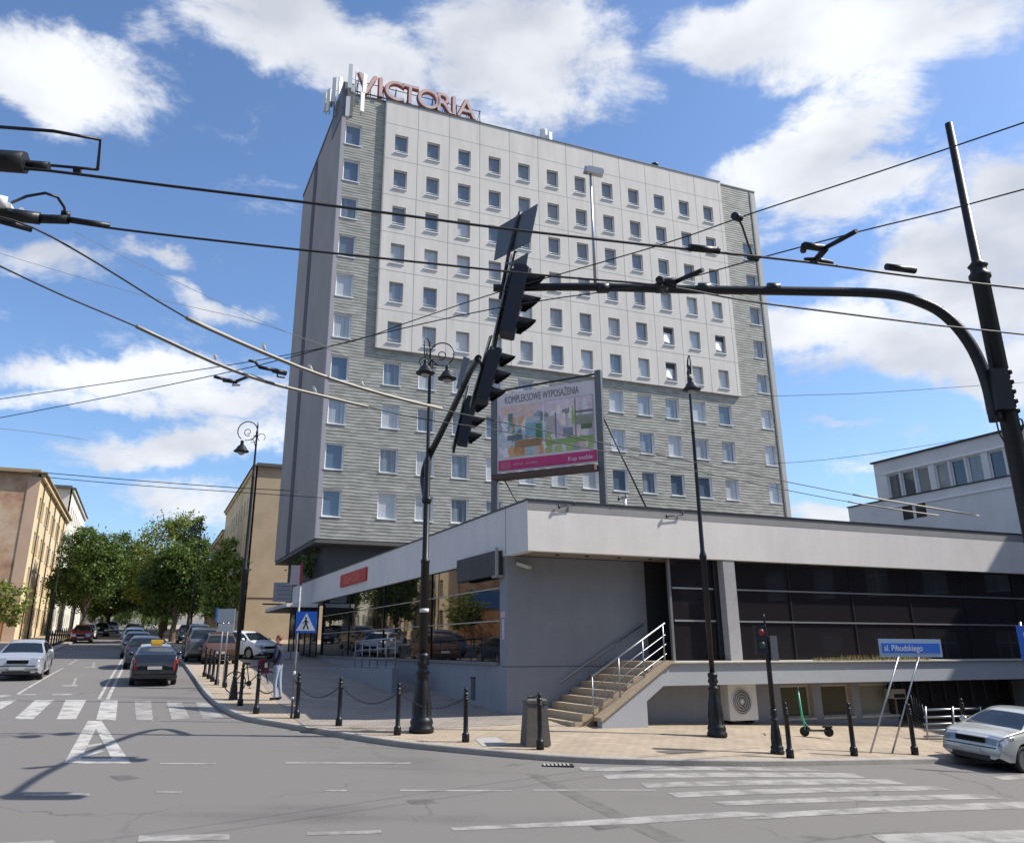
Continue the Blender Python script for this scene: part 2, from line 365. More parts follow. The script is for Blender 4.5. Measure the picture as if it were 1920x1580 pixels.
    off=N('ShaderNodeVectorMath'); off.operation='ADD'; L(dm.outputs[0],off.inputs[0]); off.inputs[1].default_value=(-.02,0,.06); L(off.outputs[0],sh.inputs['Vector'])
    cc=N('ShaderNodeValToRGB'); L(sh.outputs['Fac'],cc.inputs[0]); e=cc.color_ramp.elements
    e[0].position=.35; e[0].color=(5.3,5.45,5.7,1); e[1].position=.62; e[1].color=(3.3,3.5,3.95,1)
    # clear-sky tint
    tint=N('ShaderNodeMix'); tint.data_type='RGBA'; tint.blend_type='MULTIPLY'; tint.inputs[0].default_value=1; L(sky.outputs[0],tint.inputs[6]); tint.inputs[7].default_value=(.77,.89,1.03,1)
    mx=N('ShaderNodeMix'); mx.data_type='RGBA'; L(den.outputs[0],mx.inputs[0]); L(tint.outputs[2],mx.inputs[6]); L(cc.outputs[0],mx.inputs[7])
    L(mx.outputs[2],bg.inputs['Color']); L(bg.outputs[0],out.inputs[0])
    w.cycles.sampling_method='MANUAL'; w.cycles.sample_map_resolution=1024
build_world()
# ============================================================ GROUND
def asphalt():
    m=bpy.data.materials.new('asphalt'); m.use_nodes=True; nt=m.node_tree; b=nt.nodes['Principled BSDF']
    N=nt.nodes.new; L=nt.links.new
    tc=N('ShaderNodeTexCoord')
    big=N('ShaderNodeTexNoise'); big.inputs['Scale'].default_value=.16; big.inputs['Detail'].default_value=5; L(tc.outputs['Object'],big.inputs['Vector'])
    # tyre-polished bands running across the junction
    mp=N('ShaderNodeMapping'); mp.inputs['Scale'].default_value=(.05,.75,1); mp.inputs['Rotation'].default_value=(0,0,R(-6)); L(tc.outputs['Object'],mp.inputs['Vector'])
    bn=N('ShaderNodeTexNoise'); bn.inputs['Scale'].default_value=1.2; bn.inputs['Detail'].default_value=3; L(mp.outputs[0],bn.inputs['Vector'])
    fine=N('ShaderNodeTexNoise'); fine.inputs['Scale'].default_value=42; fine.inputs['Detail'].default_value=3; fine.inputs['Roughness'].default_value=.8; L(tc.outputs['Object'],fine.inputs['Vector'])
    a=N('ShaderNodeMath'); a.operation='MULTIPLY_ADD'; L(bn.outputs['Fac'],a.inputs[0]); a.inputs[1].default_value=.7; L(big.outputs['Fac'],a.inputs[2])
    a2=N('ShaderNodeMath'); a2.operation='MULTIPLY_ADD'; L(fine.outputs['Fac'],a2.inputs[0]); a2.inputs[1].default_value=.5; L(a.outputs[0],a2.inputs[2])
    cr=N('ShaderNodeValToRGB'); L(a2.outputs[0],cr.inputs[0]); e=cr.color_ramp.elements
    e[0].position=.80; e[0].color=(.088,.082,.077,1); e[1].position=1.40; e[1].color=(.152,.141,.131,1)
    # cracks
    ck=N('ShaderNodeTexVoronoi'); ck.feature='DISTANCE_TO_EDGE'; ck.inputs['Scale'].default_value=.17
    wn=N('ShaderNodeTexNoise'); wn.inputs['Scale'].default_value=1.1; wn.inputs['Detail'].default_value=6; L(tc.outputs['Object'],wn.inputs['Vector'])
    wa=N('ShaderNodeVectorMath'); wa.operation='MULTIPLY_ADD'; L(wn.outputs['Color'],wa.inputs[0]); wa.inputs[1].default_value=(1.6,1.6,0); L(tc.outputs['Object'],wa.inputs[2]); L(wa.outputs[0],ck.inputs['Vector'])
    lt=N('ShaderNodeMapRange'); L(ck.outputs['Distance'],lt.inputs['Value']); lt.inputs['From Min'].default_value=.0; lt.inputs['From Max'].default_value=.006; lt.inputs['To Min'].default_value=1; lt.inputs['To Max'].default_value=0
    cm=N('ShaderNodeTexNoise'); cm.inputs['Scale'].default_value=.25; L(tc.outputs['Object'],cm.inputs['Vector'])
    ct=N('ShaderNodeMapRange'); L(cm.outputs['Fac'],ct.inputs['Value']); ct.inputs['From Min'].default_value=.5; ct.inputs['From Max'].default_value=.6; ct.inputs['To Max'].default_value=.55
    cmul=N('ShaderNodeMath'); cmul.operation='MULTIPLY'; L(lt.outputs[0],cmul.inputs[0]); L(ct.outputs[0],cmul.inputs[1])
    mi=N('ShaderNodeMix'); mi.data_type='RGBA'; L(cmul.outputs[0],mi.inputs[0]); L(cr.outputs[0],mi.inputs[6]); mi.inputs[7].default_value=(.03,.028,.026,1)
    L(mi.outputs[2],b.inputs['Base Color']); b.inputs['Roughness'].default_value=.85
    bp=N('ShaderNodeBump'); bp.inputs['Strength'].default_value=.35; bp.inputs['Distance'].default_value=.01; L(fine.outputs['Fac'],bp.inputs['Height']); L(bp.outputs[0],b.inputs['Normal'])
    return m
M_ASPH=asphalt()
def pavers(name,c1,c2,mort,rot):
    m=bpy.data.materials.new(name); m.use_nodes=True; nt=m.node_tree; b=nt.nodes['Principled BSDF']
    N=nt.nodes.new; L=nt.links.new
    tc=N('ShaderNodeTexCoord'); mp=N('ShaderNodeMapping'); mp.inputs['Rotation'].default_value=(0,0,rot); L(tc.outputs['Object'],mp.inputs['Vector'])
    br=N('ShaderNodeTexBrick'); L(mp.outputs[0],br.inputs['Vector']); br.inputs['Scale'].default_value=1.0
    br.inputs['Brick Width'].default_value=.30; br.inputs['Row Height'].default_value=.20; br.inputs['Mortar Size'].default_value=.008
    br.inputs['Color1'].default_value=(*c1,1); br.inputs['Color2'].default_value=(*c2,1); br.inputs['Mortar'].default_value=(*mort,1)
    n=N('ShaderNodeTexNoise'); n.inputs['Scale'].default_value=.9; n.inputs['Detail'].default_value=7; L(tc.outputs['Object'],n.inputs['Vector'])
    mr=N('ShaderNodeMapRange'); L(n.outputs['Fac'],mr.inputs['Value']); mr.inputs['From Min'].default_value=.3; mr.inputs['From Max'].default_value=.7; mr.inputs['To Min'].default_value=.8; mr.inputs['To Max'].default_value=1.12
    vm=N('ShaderNodeVectorMath'); vm.operation='SCALE'; L(br.outputs['Color'],vm.inputs[0]); L(mr.outputs[0],vm.inputs['Scale']); L(vm.outputs[0],b.inputs['Base Color'])
    b.inputs['Roughness'].default_value=.9
    bp=N('ShaderNodeBump'); bp.inputs['Strength'].default_value=.4; bp.inputs['Distance'].default_value=.006; L(br.outputs['Fac'],bp.inputs['Height']); bp.invert=True; L(bp.outputs[0],b.inputs['Normal'])
    return m
ANG=math.atan2(DR.y,DR.x)
M_PAVE=pavers('sand pavers',(.335,.268,.195),(.385,.31,.228),(.20,.16,.12),-ANG)
M_PAVE_SHADE=pavers('grey brown pavers',(.25,.215,.185),(.29,.25,.215),(.14,.12,.10),-ANG)
M_KERB=mat('kerb granite',(.30,.28,.255),.85,noise=(6,.2),bump=(20,.3))
M_PAINT=stucco_stain('worn road paint',(.22,.21,.195),(.38,.365,.34),(.46,.445,.42),2.6,.75)
M_PAINTF=stucco_stain('faded road paint',(.17,.16,.148),(.25,.24,.225),(.33,.315,.295),2.0,.8)
def axis(lo,hi,a,b,step,n):
    far1=[lo+(a-lo)*(1-(1-i/n)**.0) if False else lo+(a-lo)*(1-((n-i)/n)**2) for i in range(n)]
    mid=[a+(b-a)*i/int((b-a)/step) for i in range(int((b-a)/step)+1)]
    far2=[b+(hi-b)*((i+1)/n)**2 for i in range(n)]
    return far1+mid+far2
xs=axis(-900,900,-70,50,1.0,12); ys=axis(-400,1500,-12,120,1.0,14)
bm=BM(); grid=[[bm.verts.new((x,y,gz(x,y))) for x in xs] for y in ys]
for j in range(len(ys)-1):
    for i in range(len(xs)-1): bm.faces.new((grid[j][i],grid[j][i+1],grid[j+1][i+1],grid[j+1][i]))
road=obj('road',bm,M_ASPH,smooth=True); tag(road,'grey brown asphalt of the junction and the street climbing away',kind='structure')
def drape(poly,dz,step=1.5,fn=None):
    """fills a plan polygon with a mesh that follows the ground"""
    pts=[]
    n=len(poly)
    for i in range(n):
        a=Vector(poly[i][:2]); b=Vector(poly[(i+1)%n][:2]); k=max(1,int((b-a).length/step))
        for j in range(k): pts.append(a+(b-a)*j/k)
    m=len(pts); edges=[(i,(i+1)%m) for i in range(m)]
    x0=min(p.x for p in pts); x1=max(p.x for p in pts); y0=min(p.y for p in pts); y1=max(p.y for p in pts)
    def inside(q):
        c=False; j=m-1
        for i in range(m):
            a=pts[i]; b=pts[j]
            if (a.y>q.y)!=(b.y>q.y) and q.x<(b.x-a.x)*(q.y-a.y)/(b.y-a.y)+a.x: c=not c
            j=i
        return c
    inner=[]
    if (x1-x0)>step*1.5 and (y1-y0)>step*1.5:
        yy=y0+step*.5
        while yy<y1:
            xx=x0+step*.5
            while xx<x1:
                q=Vector((xx,yy))
                if inside(q): inner.append(q)
                xx+=step
            yy+=step
    vs,es,fs,_,_,_=geometry.delaunay_2d_cdt(pts+inner,edges,[],1,1e-4)
    bm=BM(); bv=[bm.verts.new((v.x,v.y,gz(v.x,v.y)+dz)) for v in vs]
    for f in fs:
        try: 
            fc=bm.faces.new([bv[i] for i in f])
        except ValueError: pass
    bm.normal_update()
    for f in bm.faces:
        if f.normal.z<0: f.normal_flip()
    return bm
# kerb line of the corner pavement (traced along its foot)
KP=[(360,1270),(378,1298),(400,1322),(440,1346),(475,1355),(575,1371),(700,1394),(800,1406),(915,1416),(1060,1430),(1260,1436),(1510,1437),(1780,1431)]
kerb=[G(*p).xy for p in KP]
far=kerb[0]+SD*170; kx=[kerb[0]+SD*60,kerb[0]+SD*20,kerb[0]+SD*6]; r_end=kerb[-1]+DR*45
kline=[far]+kx+kerb+[r_end]
kline=[Vector(p[:2]) for p in smooth_path([Vector((p.x,p.y,0)) for p in kline],4)]
for _ in range(8): kline=[kline[0]]+[(kline[i-1]+kline[i]*2+kline[i+1])/4 if (kline[i-1]-kline[i+1]).length<9 else kline[i] for i in range(1,len(kline)-1)]+[kline[-1]]
def inset(line,d):
    out=[]
    for i,p in enumerate(line):
        t=(line[min(i+1,len(line)-1)]-line[max(i-1,0)]).normalized()
        out.append(p+Vector((-t.y,t.x))*d)     # left of travel = pavement side
    return out
kin=inset(kline,.16)
bm=drape(kin+[r_end+DT*60,far+DR*70],PAV-.004,2.0)
pv=obj('pavement',bm,M_PAVE,auto=True); tag(pv,'sand coloured block pavement around the corner building',kind='structure')
def kerb_mesh(line,inn,name,label):
    bm=BM(); prev=None
    for a,b in zip(line,inn):
        za=gz(a.x,a.y); zb=gz(b.x,b.y)
        v=[bm.verts.new((a.x,a.y,za-.1)),bm.verts.new((a.x,a.y,za+PAV-.02)),bm.verts.new((a.x*.9+b.x*.1,a.y*.9+b.y*.1,za+PAV)),bm.verts.new((b.x,b.y,zb+PAV)),bm.verts.new((b.x,b.y,zb-.1))]
        if prev:
            for k in range(4): bm.faces.new((prev[k],v[k],v[k+1],prev[k+1]))
        prev=v
    o=obj(name,bm,M_KERB); tag(o,label,kind='structure'); return o
kerb_mesh(kline,kin,'kerb','grey stone kerb curving round the corner pavement')
# grey paver field of the corner pavement, pavilion shadow painted into its grey brown
q=[G(572,1362,PAV).xy,G(700,1374,PAV).xy,G(860,1360,PAV).xy,G(952,1352,PAV).xy]
c0=G(952,1348,PAV).xy
fieldp=[G(540,1338,PAV).xy,G(575,1364,PAV).xy,G(760,1368,PAV).xy,G(960,1358,PAV).xy,c0+DR*2,c0+DT*40+DR*2,c0+DT*40-DR*2.2,G(480,1270,PAV).xy]
bm=drape(fieldp,PAV+.002,1.5); tag(obj('pavement_shade_inlay',bm,M_PAVE_SHADE,auto=True),'grey brown block paving beside the dark shop windows',kind='structure')
# left pavement
lk0=G(97,1222).xy; lfar=lk0+SD*170; lk1=G(60,1228).xy; lk2=G(0,1226).xy
ll=[lk2-Vector((40,8)),lk2,lk1,lk0,lk0+SD*6,lk0+SD*40,lfar]
ll=[Vector(p[:2]) for p in smooth_path([Vector((p.x,p.y,0)) for p in ll],4)]
lin=inset(ll,.16)
bm=drape(lin+[lfar-DR*50,lk2-Vector((40,8))+SD*100-DR*20],PAV-.004,2.5); tag(obj('pavement',bm,M_PAVE,auto=True),'pale pavement on the far left of the street',kind='structure')
kerb_mesh(ll,lin,'kerb','pale kerb on the left side of the street')
# ------------------------------------------------------------ road markings
def marking(name,polys,m,label,step=1.0,dz=.005):
    bm=BM()
    for pl in polys:
        b2=drape([G(*p).xy for p in pl],dz,step); me=bpy.data.meshes.new('t'); b2.to_mesh(me); b2.free(); bm.from_mesh(me); bpy.data.meshes.remove(me)
    o=obj(name,bm,m,auto=True); tag(o,label,kind='structure'); return o
marking('crosswalk',[[(0,1312),(32,1312),(0,1330)],[(66,1312),(101,1312),(62,1348),(26,1348)],[(123,1312),(162,1312),(142,1348),(106,1348)],[(190,1313),(221,1313),(217,1350),(180,1350)]],M_PAINT,'white bars of the crosswalk over the side street')
marking('crosswalk',[[(252,1314),(283,1314),(287,1350),(255,1350)],[(312,1315),(340,1315),(356,1346),(322,1349)],[(366,1316),(388,1316),(420,1345),(380,1348)]],M_PAINTF,'worn bars of the side street crosswalk next to the kerb')
marking('triangle_marking',[[(165,1351),(187,1351),(148,1430),(120,1430)],[(172,1351),(190,1351),(246,1431),(214,1431)],[(148,1431),(216,1431),(222,1422),(150,1422)],[(150,1414),(190,1404),(196,1408),(156,1419)],[(164,1396),(190,1393),(192,1396),(164,1400)]],M_PAINT,'white painted triangle with bars below the crosswalk')
marking('lane_line',[[(182,1311),(188,1311),(237,1226),(234,1226)],[(198,1311),(205,1311),(246,1226),(243,1226)]],M_PAINT,'double white centre line up the side street')
marking('lane_line',[[(30,1301),(36,1301),(120,1252),(117,1252)],[(128,1246),(130,1246),(146,1236),(144,1236)]],M_PAINT,'thin white lane line left of the turn arrows')
marking('stop_line',[[(31,1301),(68,1301),(66,1303),(31,1303)],[(98,1300),(136,1300),(135,1303),(97,1303)],[(0,1303),(20,1301),(20,1304),(0,1308)]],M_PAINTF,'broken stop line before the crosswalk')
def arrow(px,py,k,label):
    marking('turn_arrow',[[(px-18*k,py),(px+2*k,py),(px+8*k,py-13*k),(px+13*k,py-13*k),(px+9*k,py-1*k),(px+14*k,py),(px+13*k,py+3*k),(px-18*k,py+2*k)]],M_PAINTF,label)
arrow(132,1284,1.0,'white turn arrow in the middle lane'); arrow(170,1250,.7,'farther faint turn arrow on the street')
marking('crosswalk',[[(1085,1438),(1500,1439),(1560,1446),(1095,1446)],[(1128,1452),(1600,1449),(1625,1458),(1140,1460)],[(1200,1468),(1665,1460),(1700,1470),(1212,1477)],[(1250,1486),(1750,1473),(1785,1481),(1270,1495)],[(1335,1503),(1840,1488),(1885,1497),(1362,1510)],[(1420,1525),(1980,1500),(2040,1512),(1445,1533)],[(1390,1533),(1470,1529),(1475,1533),(1400,1537)]],M_PAINTF,'faded white bars of the wide crosswalk on the right')
marking('stop_line',[[(845,1551),(1060,1540),(1380,1521),(1470,1526),(1200,1544),(850,1557)]],M_PAINTF,'long worn white line across the near carriageway')
marking('lane_line',[[(300,1430),(405,1430),(405,1433),(300,1432)],[(535,1428),(770,1429),(770,1432),(535,1431)]],M_PAINTF,'faint dashes at the far side of the main road')
marking('lane_line',[[(46,1487),(168,1487),(168,1492),(44,1492)],[(292,1483),(342,1483),(342,1486),(292,1486)],[(608,1480),(650,1480),(650,1483),(608,1483)],[(750,1480),(960,1481),(960,1483),(750,1483)],[(1230,1480),(1000,1480),(1000,1482),(1230,1482)]],M_PAINTF,'white dashes along the middle of the main road')
marking('stop_line',[[(260,1566),(430,1563),(430,1574),(258,1578)],[(575,1560),(715,1556),(715,1562),(575,1566)],[(0,1580),(100,1575),(105,1580),(0,1585)]],M_PAINTF,'worn white patches at the bottom of the road')
marking('crosswalk',[[(1630,1565),(1930,1555),(1990,1580),(1680,1590)],[(1860,1456),(1930,1450),(1960,1458),(1880,1462)]],M_PAINTF,'worn white bars at the near right of the road')
# cover, drain
bm=drape([G(890,1384,PAV).xy,G(930,1381,PAV).xy,G(955,1396,PAV).xy,G(905,1399,PAV).xy],PAV+.004,1); tag(obj('manhole_cover',bm,M_CONC,auto=True),'pale worn concrete cover plate in the corner pavement','manhole cover')
bm=drape([G(1228,1408,PAV).xy,G(1300,1404,PAV).xy,G(1318,1409,PAV).xy,G(1260,1413,PAV).xy],PAV+.004,1); tag(obj('manhole_cover',bm,mat('dark cast iron',(.12,.10,.085),.7,noise=(12,.3)),auto=True),'dark manhole cover flush in the sand pavement','manhole cover')
t=thing('drain_grate','black slotted drain grate at the foot of the kerb','drain',G(1045,1434)+Vector((0,0,.006)),0)
bm=BM(); box(bm,-.32,.32,-.2,.2,-.02,.004); obj('frame',bm,M_DARKM,t)
bm=BM(); [box(bm,-.28+i*.08,-.24+i*.08,-.16,.16,.004,.012) for i in range(7)]; obj('bars',bm,M_CONC,t)

M_PATCH=stucco_stain('road patch asphalt',(.105,.098,.090),(.125,.117,.107),(.145,.135,.124),3.0,.9)
M_OIL=stucco_stain('oil stained asphalt',(.075,.07,.066),(.10,.094,.087),(.125,.116,.107),2.5,.75)
marking('road_patch',[[(985,1450),(1012,1450),(1285,1575),(1240,1578)]],M_PATCH,'long darker repair strip crossing the near carriageway',1.0,.002)
for pts,l in (([(1100,1545),(1150,1540),(1175,1550),(1120,1556)],'dark oil stain near the bottom of the road'),([(205,1455),(240,1452),(262,1458),(225,1464)],'small oil stain below the painted triangle'),([(760,1500),(800,1497),(820,1504),(775,1508)],'small oil stain in the middle of the road')): marking('oil_stain',[pts],M_OIL,l,1.0,.003)
# ============================================================ BUILDINGS
def facade(bm,u0,u1,z0,z1,holes,y=0.0,depth=.22,mi=0,mr=1):
    us=sorted({u0,u1}|{h[0] for h in holes}|{h[1] for h in holes}); zs=sorted({z0,z1}|{h[2] for h in holes}|{h[3] for h in holes})
    vc={}
    def V(u,yy,z):
        k=(round(u,4),round(yy,4),round(z,4))
        if k not in vc: vc[k]=bm.verts.new((u,yy,z))
        return vc[k]
    for i in range(len(us)-1):
        for j in range(len(zs)-1):
            cu=(us[i]+us[i+1])/2; cz=(zs[j]+zs[j+1])/2
            if any(h[0]<cu<h[1] and h[2]<cz<h[3] for h in holes): continue
            bm.faces.new((V(us[i],y,zs[j]),V(us[i+1],y,zs[j]),V(us[i+1],y,zs[j+1]),V(us[i],y,zs[j+1]))).material_index=mi
    for h in holes:
        a,b,c,d=h[:4]
        for q in (((a,c),(b,c)),((b,c),(b,d)),((b,d),(a,d)),((a,d),(a,c))):
            (p,r),(s,t)=q
            bm.faces.new([bm.verts.new(v) for v in ((p,y,r),(s,y,t),(s,y+depth,t),(p,y+depth,r))]).material_index=mr
def win_meshes(name,w,h,mf,mg,msill,fr=.06,mull=(),trans=(),sill=True,sill_out=.06,depth=.22):
    """window > pane, sill. Local origin: lower left corner of the opening in the wall plane, y inward"""
    y=depth-.07
    bm=BM(); box(bm,0,fr,y,depth,0,h); box(bm,w-fr,w,y,depth,0,h); box(bm,fr,w-fr,y,depth,0,fr); box(bm,fr,w-fr,y,depth,h-fr,h)
    for mx in mull: box(bm,mx-fr*.5,mx+fr*.5,y+.004,depth,fr,h-fr)
    for tz in trans: box(bm,fr,w-fr,y+.006,depth-.004,tz-fr*.5,tz+fr*.5)
    f=bpy.data.meshes.new(name); bm.to_mesh(f); bm.free(); f.materials.append(mf)
    bm=BM(); box(bm,fr*.8,w-fr*.8,depth-.035,depth-.02,fr*.8,h-fr*.8)
    g=bpy.data.meshes.new(name+'_pane'); bm.to_mesh(g); bm.free(); g.materials.append(mg)
    s=None
    if sill:
        bm=BM(); box(bm,-.03,w+.03,-sill_out,depth-.08,-.05,.012); s=bpy.data.meshes.new(name+'_sill'); bm.to_mesh(s); bm.free(); s.materials.append(msill)
    return f,g,s
def put_win(ms,parent,u,z,y=0.0,rz=0.0,name='window'):
    f,g,s=ms
    o=bpy.data.objects.new(name,f); COL.objects.link(o); o.parent=parent; o.location=(u,y,z); o.rotation_euler=(0,0,rz)
    p=bpy.data.objects.new('pane',g); COL.objects.link(p); p.parent=o
    if s: q=bpy.data.objects.new('sill',s); COL.objects.link(q); q.parent=o
    return o
# ---------------------------------------------------------------- hotel tower
HP=D(590,1012,50.0)
hotel=thing('hotel_tower','tall grey and white hotel slab with rows of square windows over the corner pavilion','building',(HP.x,HP.y,0),ANG)
HZ0,HZ1=8.7,40.2
rowz=[10.85+2.89*k for k in range(10)]; colu=[4.35+2.42*j for j in range(12)]
WU=(3.1,32.5); WZ=21.15
wins=[]  # (u0,u1,z0,z1,kind)
for k,z in enumerate(rowz):
    wins.append((.30,1.46,z-.83,z+.83,'g'))
    if k<9: wins.append((34.42,35.52,z-.80+.3*(k/9),z+.80+.3*(k/9),'g'))
    for u in colu:
        wins.append((u-.6,u+.6,z-.78,z+.82,'g') if k<4 else (u-.49,u+.49,z-.80,z+.70,'w'))
gh=[w for w in wins if w[4]=='g']; wh=[w for w in wins if w[4]=='w']
bm=BM()
facade(bm,.02,35.7,HZ0,WZ,[w for w in gh if w[3]<WZ],0,.24)
facade(bm,.02,WU[0],WZ,HZ1,[w for w in gh if w[3]>WZ and w[0]<3],0,.24)
facade(bm,WU[1],35.7,WZ,HZ1,[w for w in gh if w[3]>WZ and w[0]>3],0,.24)
obj('cladding',bm,[M_CLAD,M_WREV],hotel,auto=True)
bm=BM(); facade(bm,WU[0],WU[1],WZ,HZ1+.05,wh,-.22,.3)
for q in ((WU[0],WU[0],1),(WU[1],WU[1],1)):
    bm.faces.new([bm.verts.new(v) for v in ((q[0],-.22,WZ),(q[0],.1,WZ),(q[0],.1,HZ1+.05),(q[0],-.22,HZ1+.05))])
bm.faces.new([bm.verts.new(v) for v in ((WU[0],-.22,WZ),(WU[1],-.22,WZ),(WU[1],.1,WZ),(WU[0],.1,WZ))])
obj('pale_facade_panels',bm,[M_PANEL,M_PANEL],hotel,auto=True)
# body behind, split by a dark vertical groove on the end wall
bm=BM(); box(bm,0,36.28,.26,9.5,HZ0+.004,HZ1-.1); box(bm,.45,36.0,9.5,10.1,HZ0+.01,HZ1-.4); box(bm,.0,36.2,10.1,15.6,HZ0+.004,HZ1+.1)
obj('end_wall',bm,M_ENDW,hotel)
bm=BM(); box(bm,-.01,.02,-.01,.27,HZ0,HZ1); box(bm,0.02,.26,-.012,-.002,HZ0,HZ1-.6); obj('corner_strip',bm,mat('light mauve strip',(.33,.31,.34),.8,noise=(1,.06)),hotel)
bm=BM(); box(bm,-.02,.5,8.9,10.4,HZ0+.02,HZ1-.3); obj('joint_cover',bm,mat('groove shade grey',(.07,.065,.08),.8),hotel)  # flush dark strip, the groove's shade painted over its opening
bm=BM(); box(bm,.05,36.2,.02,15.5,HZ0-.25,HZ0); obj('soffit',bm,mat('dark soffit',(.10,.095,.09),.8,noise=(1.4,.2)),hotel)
bm=BM(); box(bm,.9,33,.9,14.5,5.5,HZ0-.25); obj('recessed_storey_shade',bm,mat('recess shade',(.05,.05,.05),.7),hotel)  # recess block, near black and enlarged so the gap reads as shade
bm=BM(); box(bm,-.06,36.34,-.05,.28,HZ1,HZ1+.10); box(bm,WU[0],WU[1],-.28,-.05,HZ1+.051,HZ1+.10); box(bm,-.06,.2,.28,15.6,HZ1-.1,HZ1+.14); box(bm,36.1,36.34,.28,15.6,HZ1-.1,HZ1+.16); obj('coping',bm,mat('coping dark',(.10,.10,.10),.5,.3),hotel)
bm=BM(); box(bm,-.05,.72,-.07,3.4,HZ1-1.9,HZ1+.85); obj('stair_head',bm,mat('dark sheet',(.13,.13,.14),.6,noise=(2,.15)),hotel)
bm=BM(); box(bm,35.71,35.86,-.05,.2,HZ0+.2,HZ1-.1); obj('downpipe',bm,mat('downpipe grey',(.13,.13,.12),.6),hotel)
bm=BM(); box(bm,35.86,36.3,-.002,.2,HZ0,HZ1-.05); obj('edge_strip',bm,mat('edge strip',(.36,.37,.36),.7,noise=(1,.08)),hotel)
mg=win_meshes('window',1.2,1.6,M_PVC,M_GLT,M_PVC,fr=.085,sill_out=.05,depth=.24)
ml=win_meshes('window',1.16,1.66,M_PVC,M_GLT,M_PVC,fr=.085,sill_out=.05,depth=.24)
mrr=win_meshes('window',1.10,1.60,M_PVC,M_GLT,M_PVC,fr=.06,sill_out=.05,depth=.24)
mw=win_meshes('window',.98,1.5,mat('grey frame',(.42,.42,.42),.5),M_GLW,M_PVC,fr=.05,trans=(.30,),sill_out=.08,depth=.26)
order=sorted(wins,key=lambda w:(w[2],abs(w[0]-8)))
rnd=random.Random(4)
rest_f=BM(); rest_g=BM()
tilt={(4,9),(4,11),(5,9)}
for n,w in enumerate(order):
    ms={'g':mg,'w':mw}[w[4]]
    if w[0]<1: ms=ml
    if w[0]>34: ms=mrr
    yy=0 if w[4]=='g' else -.22
    if n<100:
        o=put_win(ms,hotel,w[0],w[2],yy)
        k=round((w[2]+.8-10.85)/2.89); j=round((w[0]+.49-4.35)/2.42)
        if w[4]=='w' and (k,j) in ((5,9),(5,11),(4,9)):   # tilted open sash
            bm=BM(); box(bm,.05,.93,.20,.215,1.05,1.45); obj('dark_gap',bm,M_DFRAME,o)
            bm=BM(); box(bm,.06,.60,-.015,.015,0,1.02); s=obj('open_sash',bm,M_PVC,o); s.location=(0,.12,.33); s.rotation_euler=(R(-7),R(10),0)
    else:
        for src,dst in ((ms[0],rest_f),(ms[2],rest_f),(ms[1],rest_g)):
            k0=len(dst.verts); dst.from_mesh(src); dst.verts.ensure_lookup_table()
            bmesh.ops.translate(dst,vec=(w[0],yy,w[2]),verts=dst.verts[k0:])
tag(obj('windows',rest_f,M_PVC,hotel),kind='stuff')
tag(obj('window_panes',rest_g,M_GLT,hotel),kind='stuff')
# roof lettering
sg=thing('rooftop_letters','red outlined letters VICTORIA standing on the hotel roof edge','sign',(HP.x,HP.y,0),ANG)
M_LETR=mat('weathered red letter',(.46,.075,.05),.5,noise=(2,.25)); M_LETF=mat('letter face pale',(.55,.40,.37),.5,noise=(1.5,.3))
lu=.95
for i,ch in enumerate('VICTORIA'):
    wd={'V':1.45,'I':.55,'C':1.35,'T':1.25,'O':1.5,'R':1.25,'A':1.45}[ch]
    hgt=1.75
    o=text('letter',ch,2.35,M_LETF,sg,(lu,-.1,HZ1+.28),(R(90),0,0),.10,'LEFT',.0,xs=.98)
    b=o.data; 
    e=text('outline',ch,2.35,M_LETR,o,(0,0,-.16),(0,0,0),.07,'LEFT',.0,font=.06)
    lu+=wd*.965
bm=BM()
tube(bm,[(.9,-.02,HZ1+.3),(10.6,-.02,HZ1+.3)],.045,6); tube(bm,[(.9,.1,HZ1+1.3),(10.6,.1,HZ1+1.3)],.03,6)
for i in range(11): tube(bm,[(1+i*.95,.05,HZ1+.05),(1+i*.95,.05,HZ1+1.4)],.03,6); tube(bm,[(1+i*.95,.05,HZ1+1.3),(1+i*.95,1.2,HZ1+.1)],.025,6)
obj('support_frame',bm,M_DARKM,sg)
# antennas
def antenna(name,label,x,y,z,panels,h=2.6,group='phone antennas on the hotel roof'):
    t=thing(name,label,'antenna',Vector((HP.x,HP.y,0))+Vector((DR.x*x-DR.y*y*1.0,DR.y*x+DR.x*y,z)),ANG,group)
    bm=BM()
    tube(bm,[(0,0,-1.2),(0,0,h*.7)],.05,8)
    for (px,py,pz,pl,pr) in panels: tube(bm,[(px,py,pz-.2),(px,py,pz+pl)],.035,6); tube(bm,[(0,0,pz+pl*.5),(px,py,pz+pl*.5)],.025,6)
    obj('mast',bm,M_STEEL,t)
    for (px,py,pz,pl,pr) in panels:
        bm=BM(); box(bm,-.14,.14,-.22,-.08,0,pl); o=obj('panel_antenna',bm,M_WHITEP,t); o.location=(px,py,pz); o.rotation_euler=(0,0,R(pr))
    bm=BM(); box(bm,-.35,-.12,-.2,.05,-.2,.35); box(bm,.1,.3,-.1,.1,-.9,-.45); obj('radio_box',bm,mat('radio grey',(.35,.36,.37),.5),t)
    return t
antenna('panel_antenna_mast','cluster of white panel antennas at the far left end of the roof',-.25,2.2,HZ1+.3,[(-.35,-.3,-.9,1.9,-60),(-.12,-.5,-.2,2.1,-20),(.22,-.3,.2,2.0,30),(-.5,.2,-.6,1.6,-80),(.3,.2,-1.0,1.4,60)])
